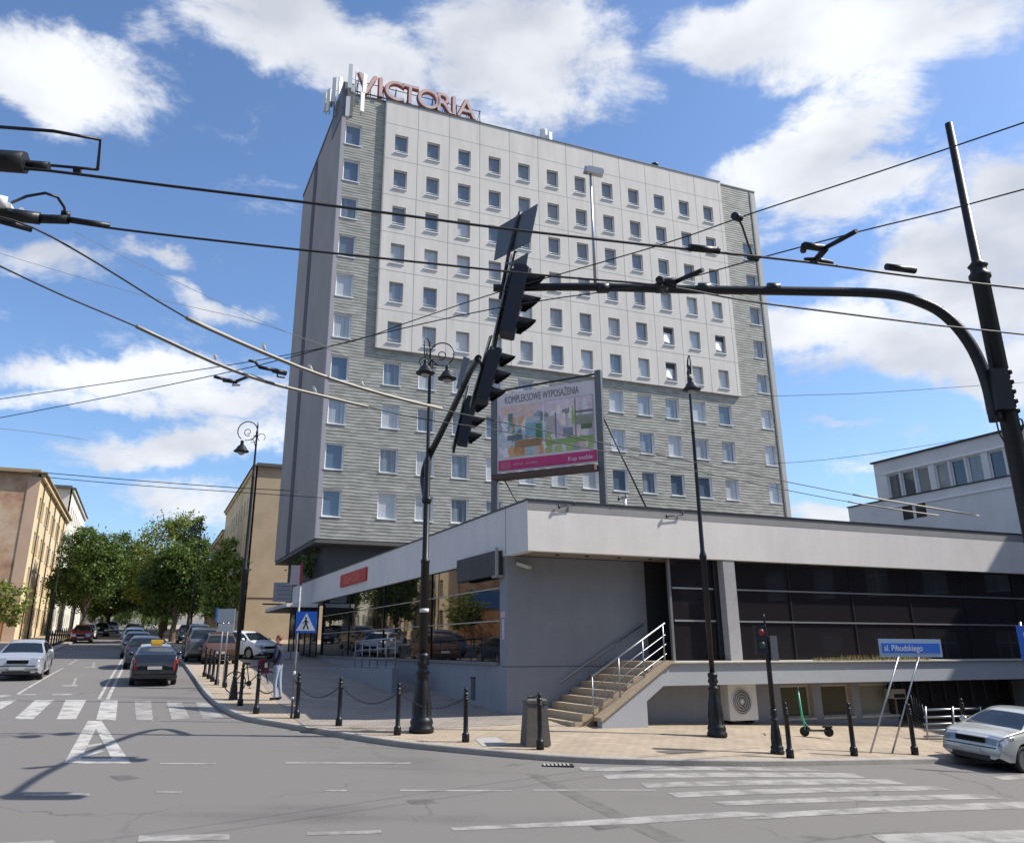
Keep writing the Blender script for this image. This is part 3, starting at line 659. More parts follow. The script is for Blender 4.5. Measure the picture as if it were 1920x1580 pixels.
antenna('panel_antenna_mast','tall white panel antennas hanging by the first letter of the roof sign',.75,-.35,HZ1+.0,[(-.45,-.1,.0,2.0,-10),(.55,-.1,-.1,1.6,15),(-.5,-.15,-2.4,1.6,-10),(.45,-.1,-1.7,1.6,15)],2.4)
antenna('panel_antenna_mast','small pair of white antennas midway along the roof edge',16.3,.5,HZ1+.2,[(-.35,0,.1,1.0,-20),(.3,0,.1,.9,20),(.05,.2,.4,1.0,0)],1.8)
t=thing('roof_vent','small dark vent pipe near the right part of the roof','vent',Vector((HP.x,HP.y,HZ1))+Vector((DR.x*26.4-DR.y*.4,DR.y*26.4+DR.x*.4,0)),ANG)
bm=BM(); lathe(bm,[(.1,0),(.1,.5),(.3,.55),(.3,.7),(.05,.85)],12); obj('cowl',bm,M_DARKM,t); bm=BM(); lathe(bm,[(.06,0),(.06,.55)],8); obj('pipe',bm,M_DARKM,t)
# ---------------------------------------------------------------- corner pavilion
C0=G(952,1348)
pav=thing('corner_pavilion','low grey pavilion with a deep pale fascia and dark glazing on the street corner','building',(C0.x,C0.y,0),ANG)
def onz(px,py,yl):
    """point on the pavilion-local plane y=yl seen at pixel"""
    P0=Vector((C0.x,C0.y))+Vector((-DR.y,DR.x))*yl; n=Vector((-DR.y,DR.x)); r=ray(px,py)
    t=n.dot(P0)/n.dot(Vector((r.x,r.y))); q=EYE+r*t; d=Vector((q.x,q.y))-Vector((C0.x,C0.y))
    return Vector((d.dot(DR),yl,q.z))
FZ0,FZ1,GZ0=5.09,6.5,2.12
bm=BM()
box(bm,0,4.75,0,.35,1.99,FZ0-.002); box(bm,0,.35,.35,.53,1.99,FZ0-.002)
obj('corner_wall',bm,M_PAVC,pav)
bm=BM(); box(bm,-.03,5.4,-.03,.34,-.4,1.975); box(bm,-.03,.34,.34,37,-.4,2.02); obj('plinth',bm,M_PAVC,pav)
bm=BM(); box(bm,-.10,.3,.53,26.9,2.021,2.10); obj('window_ledge',bm,mat('ledge dark stone',(.17,.16,.15),.6,noise=(3,.2)),pav)
# left glazing
bm=BM(); box(bm,.10,.13,.62,26.7,2.12,FZ0-.01); obj('shop_window',bm,M_GLP,pav)
def mull(x0,x1,y0,y1,z0,z1,m,name='mullion'):
    bm=BM(); box(bm,x0,x1,y0,y1,z0,z1); return obj(name,bm,m,pav)
M_ALU=mat('aluminium mullion',(.42,.42,.42),.4,.7)
mull(.03,.10,.53,.62,2.1,FZ0-.01,M_DFRAME,'window_frame')
for z in (3.25,4.2): mull(.07,.10,.62,26.7,z,z+.035,M_ALU)
for y in (7.1,13.6,20.1,26.7): mull(.06,.10,y,y+.05,2.1,FZ0-.01,M_DFRAME)
# dark room behind
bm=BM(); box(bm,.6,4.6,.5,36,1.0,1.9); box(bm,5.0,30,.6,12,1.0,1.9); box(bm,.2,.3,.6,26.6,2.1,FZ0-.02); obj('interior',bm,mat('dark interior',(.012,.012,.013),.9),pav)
# fascia: a continuous band round the roof
bm=BM(); box(bm,-.02,.25,-1.55,37,FZ0,FZ1); box(bm,.25,31,-1.55,-1.30,FZ0,FZ1); obj('fascia',bm,M_FASC,pav)
bm=BM(); box(bm,.002,31,-1.556,-1.551,6.24,FZ1-.001); obj('weathered_band',bm,mat('weathered grey band',(.27,.265,.26),.85,noise=(1.2,.2)),pav)  # darker grey strip along the top of the front fascia
bm=BM(); box(bm,-.05,.30,-1.58,37.02,FZ1+.001,FZ1+.05); box(bm,.30,31,-1.58,-1.25,FZ1+.001,FZ1+.05); obj('coping',bm,M_DARKM,pav)
bm=BM(); box(bm,-.024,-.02,.0,.03,FZ0,FZ1); obj('fascia_joint',bm,mat('joint',(.15,.15,.16),.8),pav)
bm=BM(); box(bm,.25,31,-1.30,.0,FZ0+.02,FZ0+.10); obj('soffit',bm,M_SOFF,pav)
bm=BM(); box(bm,.25,31,0,37,FZ0+.3,FZ1-.35); obj('roof_deck',bm,M_ROOFT,pav)
for x in (1.3,2.3,3.4,4.5):
    bm=BM(); lathe(bm,[(.06,FZ0+.0),(.06,FZ0+.04)],12,Matrix.Translation((x,-.75,-.01))); obj('downlight',bm,M_BLACK,pav)
# right wing glazing behind the terrace
bm=BM(); box(bm,4.90,30,-1.16,-1.13,2.14,FZ0-.005); obj('shop_window',bm,M_GLR,pav)
bm=BM(); box(bm,4.76,5.6,.0,.1,2.13,FZ0); box(bm,5.6,5.65,-1.1,.1,2.13,FZ0); obj('vestibule',bm,mat('vestibule dark',(.03,.032,.036),.5),pav)
mull(4.82,4.90,-1.2,-1.1,2.13,FZ0-.005,mat('frame grey metal',(.22,.22,.22),.4,.5),'window_frame')
for z in (3.25,4.2):
    mull(4.95,6.6,-1.20,-1.165,z,z+.05,M_ALU); mull(7.1,30,-1.20,-1.165,z,z+.045,M_ALU)
M_PIL=mat('pillar grey stone',(.34,.33,.33),.8,noise=(5,.18))
mull(6.63,7.06,-1.53,-1.205,2.135,FZ0+.015,M_PIL,'pillar'); mull(6.45,6.63,-1.25,-1.17,2.14,FZ0-.006,M_DFRAME,'pillar_reveal')
# curtains seen in the dark glass of the wing
for x in range(6):
    mull(9.4+x*2.6,9.46+x*2.6,-1.19,-1.165,2.14,FZ0-.006,M_DFRAME)
# terrace slab + lower storey
bm=BM(); box(bm,3.55,30,-2.78,-.01,1.53,2.10); obj('terrace_slab',bm,mat('terrace edge render',(.36,.375,.39),.8,noise=(1.5,.1)),pav)
bm=BM(); box(bm,3.6,30,-2.85,-.02,2.101,2.135); obj('terrace_coping',bm,M_LEDGE,pav)
bm=BM(); BY=-2.0
holes=[(onz(a,1320,BY).x,onz(b,1320,BY).x,.52,1.43) for a,b in ((1466,1526),(1542,1600),(1614,1682))]
facade(bm,2.7,12.4,-.6,1.53,holes,BY,.25); obj('basement_wall',bm,[M_PAVC,mat('beige reveal',(.42,.38,.33),.8)],pav,auto=True)
for h,c in zip(holes,((.10,.095,.06),(.11,.10,.06),(.26,.26,.20))):
    ms=win_meshes('basement_window',h[1]-h[0],h[3]-h[2],mat('beige frame',(.50,.45,.38),.6),glass('basement glass %g'%c[0],c,.25,1.4),M_LEDGE,fr=.05,sill_out=.04,depth=.25)
    put_win(ms,pav,h[0],h[2],BY,name='basement_window')
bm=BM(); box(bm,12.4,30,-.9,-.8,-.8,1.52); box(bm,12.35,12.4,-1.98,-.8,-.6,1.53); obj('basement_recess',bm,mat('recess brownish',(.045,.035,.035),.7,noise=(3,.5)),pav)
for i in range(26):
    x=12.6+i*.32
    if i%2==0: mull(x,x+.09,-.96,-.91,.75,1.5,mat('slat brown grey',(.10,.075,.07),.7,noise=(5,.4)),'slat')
mull(18.3,19.1,-2.2,-1.6,-.6,1.45,mat('grey booth',(.22,.215,.21),.7,noise=(2,.1)),'meter_cabinet')
# exterior stairs
st=thing('exterior_stairs','stone stairs with a sloping stone parapet rising to the terrace','stairs',(C0.x,C0.y,0),ANG)
bm=BM(); prism(bm,[(1.42,.1),(2.8,.1),(2.8,1.16),(3.35,1.53),(3.545,1.53),(3.545,2.08),(1.42,.76)],.25,Matrix.Translation((0,-2.80,0))); obj('parapet_wall',bm,mat('stair side render',(.38,.395,.42),.8,noise=(1.5,.08)),st)
bm=BM(); prism(bm,[(1.36,.70),(1.36,.79),(3.56,2.17),(3.7,2.17),(3.7,2.11),(3.58,2.09)],.42,Matrix.Translation((0,-2.88,0))); obj('parapet_coping',bm,M_STEP,st)
bm=BM()
for i in range(9):
    x0=.72+i*.32; z1=.50+(i+1)*.1825
    box(bm,x0,min(x0+.75,3.598),-2.45,-.04,.1 if i<2 else z1-.40,z1)
obj('steps',bm,M_STEP,st)
bm=BM(); prism(bm,[(.55,.2),(.55,.62),(.95,.95),(1.0,.2)],.3,Matrix.Translation((0,-.345,0))); obj('newel_stone',bm,M_STEP,st)
# railings
rl=thing('stair_railing','steel tube railing with four bars on the stair parapet','railing',(C0.x,C0.y,0),ANG)
a=onz(1110,1268,-2.62); b=onz(1246,1168,-2.62); base=onz(1110,1318,-2.62)
bm=BM(); tube(bm,[a,b],.026,8)
obj('top_rail',bm,M_RAIL,rl)
bm=BM(); 
for k in (.3,.55,.8): tube(bm,[a-Vector((0,0,k)),b-Vector((0,0,k))],.014,6)
obj('bars',bm,M_RAIL,rl)
for px in (0,.35,.68,.97,1.0):
    p=a.lerp(b,px); bm=BM(); tube(bm,[p,p-Vector((0,0,1.02))],.02,8)
    if px<1: obj('post',bm,M_RAIL,rl)
    else: bm.free()
hr=thing('wall_handrail','single steel handrail fixed to the grey wall above the stairs','railing',(C0.x,C0.y,0),ANG)
a=onz(1050,1278,-.1); b=onz(1206,1170,-.1); bm=BM(); tube(bm,[a,b],.022,8); obj('rail',bm,M_RAIL,hr)
bm=BM(); 
for k in (.1,.5,.9): p=a.lerp(b,k); tube(bm,[p,p+Vector((0,.08,-.04))],.012,6)
obj('brackets',bm,M_RAIL,hr)
# weeds on the terrace edge
rnd=random.Random(8); bm=BM()
for i in range(520):
    x=9.0+rnd.random()**1.0*4.6; y=-2.65+rnd.random()*.35; h=.05+rnd.random()*.16*(1 if 10<x<13 else .5); a=rnd.random()*6.28
    v=[bm.verts.new((x,y,2.13)),bm.verts.new((x+.03*math.cos(a),y+.03*math.sin(a),2.13)),bm.verts.new((x+rnd.uniform(-.07,.07),y+rnd.uniform(-.07,.07),2.13+h))]; bm.faces.new(v)
w=obj('weeds',bm,leaves('dry weeds',(.12,.10,.03),(.30,.24,.10)),auto=True); w.location=(C0.x,C0.y,0); w.rotation_euler=(0,0,ANG); tag(w,'dry weeds growing along the terrace edge','weeds',kind='stuff')
# ---- things on the pavilion
def attach(name,label,cat,x,y,z,rz=0,group=None):
    v=Vector((C0.x,C0.y,0))+Vector((DR.x*x-DR.y*y,DR.y*x+DR.x*y,z)); return thing(name,label,cat,v,ANG+rz,group)
LW=R(-90)      # things hung on the left wall: local x runs towards the camera along the wall, y goes into the wall
def text_on_left(s,size,m,parent,loc,**k): return text('lettering',s,size,m,parent,loc,(R(90),0,0),.004,**k)
t=attach('shop_sign','red sign with fine pale lettering on the fascia of the side wall','sign',-.06,21.8,5.52,LW)
bm=BM(); box(bm,0,5.4,-.05,.03,0,.62); obj('board',bm,M_RED,t)
bm=BM()
for (x0,x1,z0,z1) in ((.12,5.28,.07,.085),(.12,5.28,.535,.55),(.12,.14,.085,.535),(5.26,5.28,.085,.535)): box(bm,x0,x1,-.056,-.05,z0,z1)
obj('border',bm,mat('sign line',(.55,.18,.12),.5),t)
text_on_left('ISSACO',.52,mat('sign lettering dull red',(.60,.20,.13),.5),t,(.75,-.052,.13),xs=1.9)
t=attach('hanging_sign_box','dark mesh sign box jutting from the corner of the side wall','sign',-.02,3.62,4.55,LW)
bm=BM(); box(bm,.0,3.35,-.22,.02,0,.72); obj('box_body',bm,mat('mesh dark',(.035,.035,.038),.6,noise=(20,.4)),t)
bm=BM(); box(bm,3.36,3.42,-.24,-.16,-.05,.80); box(bm,3.0,3.42,-.20,.0,-.06,.0); obj('bracket',bm,mat('bracket grey',(.3,.3,.3),.5),t)
t=attach('floodlight','small pale floodlight fixed under the soffit at the wall corner','lamp',.45,-.12,4.83,0)
bm=BM(); box(bm,-.09,.09,-.28,.16,-.05,.05,Euler((R(18),0,R(35))).to_matrix().to_4x4()); obj('housing',bm,mat('beige housing',(.5,.47,.40),.5),t)
bm=BM(); tube(bm,[(0,0,0),(0,.12,.1)],.02,6); obj('arm',bm,M_STEEL,t)
t=attach('wall_hatch','dark narrow hatch in the grey plinth of the side wall','hatch',-.035,2.75,.98,LW)
bm=BM(); box(bm,0,.34,-.012,.0,0,.62); obj('door',bm,mat('hatch dark',(.06,.07,.085),.5),t); bm=BM(); box(bm,-.03,.37,-.03,-.001,.62,.66); obj('lintel',bm,M_DARKM,t)
t=attach('notice_sticker','pink and white notices pasted on the corner wall','poster',-.004,.44,3.35,LW)
bm=BM(); box(bm,0,.3,-.006,0,0,.16); box(bm,.08,.26,-.006,0,-.62,-.05); obj('paper',bm,mat('paper pink',(.55,.42,.45),.7,noise=(12,.3)),t)
# wheelchair ramp beside the side wall
rp=thing('ramp','low grey ramp kerb beside the side wall','ramp',(C0.x,C0.y,0),ANG)
gxy=lambda x,y:(C0.x+DR.x*x-DR.y*y, C0.y+DR.y*x+DR.x*y)
def gl(x,y): q=gxy(x,y); return gz(*q)+PAV
def toL(p): d=Vector((p.x-C0.x,p.y-C0.y)); return d.x*DR.x+d.y*DR.y, -d.x*DR.y+d.y*DR.x
e0=toL(G(742,1306)); e1=toL(G(662,1278))
bm=BM(); 
xx=(e0[0]+e1[0])/2
v=[]
for (y,h) in ((e0[1],.78),(e1[1],.42),(e1[1]+6,.02)):
    g=gl(xx,y); v.append([bm.verts.new((xx-.12,y,g-.3)),bm.verts.new((xx-.12,y,g+h)),bm.verts.new((xx+.12,y,g+h)),bm.verts.new((xx+.12,y,g-.3))])
for p,q in zip(v,v[1:]):
    for k in range(4): bm.faces.new((p[k],p[(k+1)%4],q[(k+1)%4],q[k]))
bm.faces.new(v[0]); bm.faces.new(v[-1])
g0=gl(xx,e0[1]); g1=gl(xx,e1[1])
obj('ramp_body',bm,M_PAVC,rp)
rr=thing('ramp_railing','light steel railing of square bars above the ramp','railing',(C0.x,C0.y,0),ANG)
A=Vector((xx,e0[1]+.1,g0+.78)); B=Vector((xx,e1[1],g1+.42)); hA=1.0; hB=.95
bm=BM(); tube(bm,[A+Vector((0,0,hA)),B+Vector((0,0,hB+.05))],.03,8); obj('top_rail',bm,M_RAIL,rr)
bm=BM()
for k in (.05,.35,.68): tube(bm,[A+Vector((0,0,hA*k)),B+Vector((0,0,hB*k))],.018,6)
obj('bars',bm,M_RAIL,rr)
for i in range(6):
    p=A.lerp(B,i/5); bm=BM(); tube(bm,[p,p+Vector((0,0,hA))],.022,6); obj('post',bm,M_RAIL,rr)
# air conditioner
t=attach('air_conditioner','boxy white air conditioner hung under the terrace','air conditioner',onz(1367,1320,-2.40).x,-2.40,.56)
bm=BM(); box(bm,0,.98,0,.36,0,.98); bmesh.ops.bevel(bm,geom=bm.edges[:],offset=.02,segments=2); obj('casing',bm,mat('ac casing',(.68,.66,.62),.5,noise=(3,.1)),t)
bm=BM(); lathe(bm,[(.36,0),(.36,.02),(.33,.03),(.33,.0)],28,Matrix.Translation((.44,-.002,.5))@Matrix.Rotation(R(90),4,'X')); 
for k in range(1,5): lathe(bm,[(.07*k,0),(.07*k+.012,0),(.07*k+.012,.02),(.07*k,.02)],24,Matrix.Translation((.44,-.004,.5))@Matrix.Rotation(R(90),4,'X'),cap=False)
lathe(bm,[(.06,0),(.05,.03)],14,Matrix.Translation((.44,-.01,.5))@Matrix.Rotation(R(90),4,'X')); obj('fan_grille',bm,M_WHITEP,t)
bm=BM(); lathe(bm,[(.325,0),(.325,.004)],28,Matrix.Translation((.44,-.001,.5))@Matrix.Rotation(R(90),4,'X')); obj('fan',bm,mat('fan dark',(.16,.155,.15),.6),t)
bm=BM(); box(bm,.1,.15,.02,.5,-.08,-.002); box(bm,.8,.85,.02,.5,-.08,-.002); obj('bracket',bm,M_DARKM,t)
t=attach('air_conditioner','tan air conditioner half hidden under the right end of the terrace','air conditioner',12.0,-2.32,1.0)
bm=BM(); box(bm,0,.55,0,.3,0,.28); obj('casing',bm,mat('ac tan',(.35,.30,.24),.6),t); bm=BM(); box(bm,.05,.5,-.01,0,.03,.14); obj('grille',bm,M_BLACK,t)
# basement railing and leaning mesh gate
t=thing('basement_railing','shiny steel bars guarding the basement stairwell','railing',(C0.x,C0.y,0),ANG)
bm=BM()
YB=toL(G(1785,1386,PAV))[1]
for py in (1330,1344,1357,1369,1380):
    a=onz(1733,py,YB); b=onz(1838,py-2,YB); tube(bm,[a,b],.028,8)
obj('bars',bm,M_RAIL,t)
for px in (1735,1786,1838):
    a=onz(px,1324,YB-.03); b=onz(px+5,1390,YB-.03); bm=BM(); tube(bm,[a,b],.024,8); obj('post',bm,M_STEEL,t)
t=thing('mesh_gate','black mesh gate leaning by the basement stairwell','gate',(C0.x,C0.y,0),ANG)
bm=BM(); a0=onz(1706,1296,-2.6); a1=onz(1722,1384,-2.6); b0=onz(1728,1320,-2.6); b1=onz(1742,1390,-2.6)
for q in ((a0,a1),(b0,b1),(a0,b0),(a1,b1)): tube(bm,q,.022,6)
obj('gate_frame',bm,M_BLACKM,t); bm=BM()
for i in range(1,9): tube(bm,[a0.lerp(a1,i/9),b0.lerp(b1,i/9)],.008,4)
for i in range(1,4): tube(bm,[a0.lerp(b0,i/4),a1.lerp(b1,i/4)],.008,4)
obj('mesh_infill',bm,M_BLACKM,t)
# roof details: small coping fixtures
t=attach('roof_pipe','white pipe stub on the pavilion roof beside the billboard post','pipe',3.55,-1.0,FZ1+.0)
bm=BM(); tube(bm,[(0,0,-.2),(0,0,.42)],.06,8); obj('pipe',bm,M_WHITEP,t); bm=BM(); lathe(bm,[(.09,.40),(.09,.46)],10); obj('cap',bm,M_WHITEP,t)
# billboard
fr0=onz(1131,946,-1.2); 
A=Vector((C0.x,C0.y))+DR*fr0.x+Vector((-DR.y,DR.x))*(-1.2)
bd=vpdir(-1000)
r=ray(925,800); r2=Vector((r.x,r.y)); 
# A + t*bd = s*r2
det=bd.x*(-r2.y)+bd.y*r2.x; tt=(-A.x*(-r2.y)-A.y*r2.x)/det if abs(det)>1e-6 else 5
r=ray(926,800); B=Vector((r.x,r.y))*(A.y*1.07/r.y); bd=(B-A).normalized()
bang=math.atan2(-bd.y,-bd.x)   # local x from left post B to right post A
bb=thing('billboard','billboard of pale interior pictures with a magenta band on two roof posts','billboard',(B.x,B.y,0),bang)
Lb=(A-B).length
def bz(px,py,xy): 
    r=ray(px,py); t=Vector((xy.x,xy.y)).length/Vector((r.x,r.y)).length; return ZC+r.z*t
zt=(bz(930,740,B)+bz(1116,700,A))/2; zb=(bz(935,886,B)+bz(1126,866,A))/2
print('billboard',A,B,Lb,zt,zb)
for x,z0,z1 in ((0,5.4,bz(925,740,B)),(Lb,5.4,bz(1117,694,A))):
    bm=BM(); box(bm,x-.10,x+.10,-.02,.14,z0,z1); obj('post',bm,mat('billboard post grey',(.12,.125,.13),.5,.3,noise=(3,.15)),bb)
H=zt-zb
bm=BM(); box(bm,.12,Lb-.12,.02,.06,zb,zt-.1); obj('panel',bm,mat('poster paper',(.68,.60,.60),.6,noise=(1.2,.12)),bb)
bm=BM(); box(bm,.16,Lb-.14,.008,.019,zb+.05,zb+H*.14); obj('magenta_band',bm,mat('magenta',(.55,.03,.15),.5,noise=(2,.15)),bb)
bm=BM(); box(bm,.1,Lb-.1,-.35,.10,zb-.28,zb-.12); obj('catwalk',bm,mat('rust brown',(.09,.05,.04),.7),bb)
bm=BM(); tube(bm,[(0,.05,zt+.02),(Lb,.05,zt+.10)],.035,6); obj('top_bar',bm,M_DARKM,bb)
for x0,x1,y1 in ((Lb+.15,Lb+1.1,1.3),(.35,1.0,.6)):
    bm=BM(); tube(bm,[(x0-.1,.1,(zt*.55+zb*.45) if x1>2 else zb-.1),(x1,y1,6.2)],.025,6); obj('brace',bm,M_DARKM,bb)
# printed pictures on the poster (two photographs of furnished rooms, reduced to their colour patches)
PW=Lb-.3
def patch(c,x0,x1,z0,z1,y,name='picture'):
    bm=BM(); box(bm,.15+PW*x0,.15+PW*x1,y,.019,zb+H*z0,zb+H*z1); 
    return obj(name,bm,mat('ink %.2f %.2f %.2f'%c,c,.6,noise=(4,.35)),bb)
patch((.36,.39,.41),.02,.47,.17,.62,.015); patch((.42,.38,.41),.49,.99,.22,.80,.015); patch((.50,.38,.31),.02,.47,.62,.78,.015)
rnd=random.Random(31)
inks=[(0.54,0.53,0.54),(0.31,0.36,0.40),(0.74,0.69,0.69),(0.19,0.31,0.21),(0.69,0.38,0.19),(0.74,0.52,0.42),(0.40,0.57,0.61),(0.66,0.53,0.56),(0.51,0.43,0.47),(0.37,0.47,0.17),(0.24,0.23,0.25),(0.80,0.68,0.58)]
seeds=[]
for i in range(150):
    x=rnd.random(); z=rnd.random()
    if z<.16: c=(9,9,5,1)[rnd.randrange(4)] if x>.5 else (4,5,0,2)[rnd.randrange(4)]
    elif z>.78: c=5 if x<.5 and rnd.random()<.6 else 7
    elif x<.5: c=(0,0,2,1,6,3,10,11,4)[rnd.randrange(9)]
    else: c=(7,7,8,11,2,8,10,9)[rnd.randrange(8)]
    seeds.append((x,z,c,rnd.uniform(.7,1.8)))
bm=BM(); nx,nz=90,44; gv=[[bm.verts.new((.17+PW*.97*i/nx,.0145,zb+H*(.17+.62*j/nz))) for i in range(nx+1)] for j in range(nz+1)]
for j in range(nz):
    for i in range(nx):
        x=(i+.5)/nx; z=(j+.5)/nz; c=min(seeds,key=lambda q:abs(x-q[0])*2.2*q[3]+abs(z-q[1])/q[3])[2]
        bm.faces.new((gv[j][i],gv[j][i+1],gv[j+1][i+1],gv[j+1][i])).material_index=2 if abs(x-.497)<.008 else c
obj('printed_picture',bm,[mat('ink %.2f %.2f %.2f'%c,c,.6,noise=(4,.35)) for c in inks],bb,auto=True)
patch((.10,.24,.12),.40,.465,.36,.54,.011); patch((.25,.42,.48),.29,.40,.38,.56,.011); patch((.40,.22,.10),.18,.46,.27,.36,.011); patch((.13,.16,.20),.10,.26,.37,.43,.011)
patch((.55,.30,.12),.17,.28,.20,.27,.011); patch((.26,.38,.12),.50,.97,.26,.32,.011); patch((.12,.18,.08),.86,.97,.40,.46,.011); patch((.30,.30,.24),.80,.98,.46,.57,.011)
patch((.18,.18,.20),.80,.98,.60,.625,.009); patch((.22,.20,.24),.60,.615,.34,.64,.009); patch((.30,.26,.18),.80,.815,.30,.78,.009); patch((.16,.22,.17),.11,.16,.62,.70,.009)
patch((.22,.24,.30),.68,.78,.34,.44,.009); patch((.46,.40,.40),.52,.60,.40,.60,.007); patch((.50,.52,.54),.30,.45,.56,.62,.009)
M_TXD=mat('poster lettering dark',(.16,.15,.16),.6)
text('lettering','KOMPLEKSOWE WYPOSAŻENIA',.36,M_TXD,bb,(.4,-.001+.015,zb+H*.83),(R(90),0,0),.003,xs=(PW-.55)/(.36*15.6))
text('lettering','Kup meble',.19,M_WHITE,bb,(.15+PW*.72,.004,zb+H*.05),(R(90),0,0),.003,xs=1.0)
text('lettering','www  meble',.13,mat('pale pink ink',(.62,.35,.42),.6),bb,(.15+PW*.16,.004,zb+H*.065),(R(90),0,0),.003,xs=1.3)
patch((.55,.10,.17),.03,.13,.03,.12,.004)
# canopy + entrance at the far end of the side wall
t=attach('entrance_canopy','pale canopy over the dark entrance under the hotel','canopy',-1.9,27.5,4.75)
bm=BM(); box(bm,0,1.88,0,8.5,.0,.22); obj('canopy_slab',bm,M_FASC,t); bm=BM(); box(bm,-.02,1.85,.1,8.4,-.05,-.002); obj('underside',bm,M_DARKM,t)
t=attach('projecting_sign','white and red sign board jutting out below the hotel','sign',-1.5,29.0,6.1,R(-12))
bm=BM(); box(bm,-.05,.62,0,.16,0,1.15); obj('board',bm,mat('sign dull white',(.42,.36,.36),.6,noise=(3,.15)),t); bm=BM(); box(bm,.50,.66,-.02,.18,-.02,1.32); obj('red_edge',bm,mat('sign dark red',(.25,.03,.04),.6),t)
t=attach('projecting_sign','grey white panel sign at the end of the canopy','sign',-2.2,31.0,5.2,R(-10))
bm=BM(); box(bm,0,1.1,0,.14,0,1.15); obj('board',bm,mat('sign grey white',(.36,.36,.38),.6),t)
bm=BM(); [box(bm,.25,1.0,-.01,0,.15+i*.25,.21+i*.25) for i in range(4)]; obj('lines',bm,mat('grey print',(.2,.2,.22),.6),t)
bm=BM(); tube(bm,[(-.6,.07,-.15),(2.1,.07,-.15)],.05,6); obj('bracket',bm,M_DARKM,t)
t=attach('entrance_doors','dark glazed doors in the shade of the hotel','door',-.06,27.2,2.0,LW)
bm=BM(); box(bm,-9.5,0,-.02,.02,0,2.9); obj('glazing',bm,M_GLD,t); bm=BM(); [box(bm,-.06-i*1.9,0-i*1.9,-.06,-.02,0,2.9) for i in range(6)]; obj('door_frame',bm,M_DFRAME,t)
t=attach('planter','low white planter box by the dark entrance','planter',-2.1,26.5,gl(-2,26.5)+.02,0)
bm=BM(); box(bm,0,.95,0,.4,0,.4); obj('trough',bm,mat('planter pale',(.38,.4,.42),.6),t); bm=BM(); box(bm,.45,.48,-.01,0,.02,.38); obj('joint',bm,M_DARKM,t)
# ---------------------------------------------------------------- generic street building
def block(name,label,P0,dirv,W,Dp,z0,z1,mats,cols,rows,ww,wh,zf,group=None,margin=1.5,side=None,roof=.5,wname='window',frame=None,end_mat=None,over=.35,nw=None,glassm=None):
    """box building; front facade from P0 along dirv, outward normal to the right of dirv"""
    ang=math.atan2(dirv.y,dirv.x)
    t=thing(name,label,'building',(P0.x,P0.y,0),ang,group)
    wall,trim,roofm=mats; em=end_mat or wall
    step=(W-2*margin)/max(cols,1); holes=[]
    for r in range(rows):
        for c in range(cols):
            u=margin+step*(c+.5); z=zf+r*((z1-zf-.4)/rows)
            holes.append((u-ww/2,u+ww/2,z,z+wh))
    bm=BM(); facade(bm,0,W,z0,z1,holes,0,.2); obj('front_wall',bm,[wall,trim],t,auto=True)
    bm=BM(); box(bm,0.001,W-.001,.21,Dp,z0,z1-.001); obj('side_wall',bm,em,t)
    bm=BM(); box(bm,-over,W+over,-over,Dp+over,z1+.002,z1+.12); box(bm,.1,W-.1,.1,Dp-.1,z1+.12,z1+.12+roof*.6); obj('roof',bm,roofm,t)
    bm=BM(); box(bm,-.02,W+.02,-over*.6,0,z1-.35,z1); obj('cornice',bm,trim,t)
    ms=win_meshes(wname,ww,wh,frame or M_PVC,glassm or M_GLB,trim,fr=.06,mull=(ww/2,),trans=(wh*.68,) if wh>1.3 else (),depth=.2)
    for h in holes[:nw or 100]: put_win(ms,t,h[0],h[2],0,name=wname)
    return t
# left: weathered gable + yellow street front (its street facade runs up the side street)
LB=G(27,1203); 
zb0=gz(LB.x,LB.y)
# depth of the corner so that the building stands on the left pavement line
LB=Vector((lk0.x,lk0.y))-Vector((SD.y,-SD.x))*5.0+SD*6
def solve_corner(px,line_p,line_d):
    r=ray(px,1214); r2=Vector((r.x,r.y)).normalized(); det=line_d.x*(-r2.y)+line_d.y*r2.x
    t=(-line_p.x*(-r2.y)-line_p.y*r2.x)/det; return line_p+line_d*t
RIGHTN=Vector((SD.y,-SD.x))
lineL=lk0.copy()-RIGHTN*4.5
LBc=solve_corner(22,lineL,SD)
zg=gz(LBc.x,LBc.y); 
def hz(px,py,xy): r=ray(px,py); t=Vector((xy.x,xy.y)).length/Vector((r.x,r.y)).length; return ZC+r.z*t
topL=hz(68,888,LBc)
print('left building corner',LBc,zg,topL,'kerb L',lk0,'kerbR',kerb[0])
lb=block('tenement_house','weathered yellow tenement with a stained red gable on the left corner',LBc,SD,30,26,zg-1.5,topL,(M_YEL,M_YEL,mat('tan eave',(.30,.22,.12),.7)),10,4,1.1,1.7,zg+1.6,end_mat=M_GABLE,over=.5,margin=1.0,frame=mat('brown frame',(.12,.08,.05),.6))
bm=BM(); box(bm,-.03,.0,.9,26,zg-1.5,zg+3.2); obj('plinth',bm,M_ORNG,lb)
bm=BM(); box(bm,-.06,.0,-.03,.9,zg-1.5,topL-.2); obj('corner_quoin',bm,mat('quoin salmon',(.55,.38,.27),.85,noise=(1,.1)),lb)
bm=BM(); box(bm,-.10,-.035,2.2,9,zg+3.5,zg+5.2); obj('sign_board',bm,mat('blue banner',(.06,.14,.34),.6,noise=(1,.3)),lb)
for i in range(5):
    u=3+i*5.6; bm=BM(); tube(bm,[(u,-.1,zg),(u,-.1,topL-.4)],.06,6); obj('drainpipe',bm,M_DARKM,lb)
LB2=LBc+SD*30.02
lb2=block('tenement_house','taller pale house with a dark mansard beyond the yellow tenement',LB2,SD,26,22,zg-1,topL+3.8,(M_PALE,M_PALE,M_ROOFT),8,5,1.1,1.7,zg+2.2,over=.4,frame=M_DFRAME)
LB3=LB2+SD*34
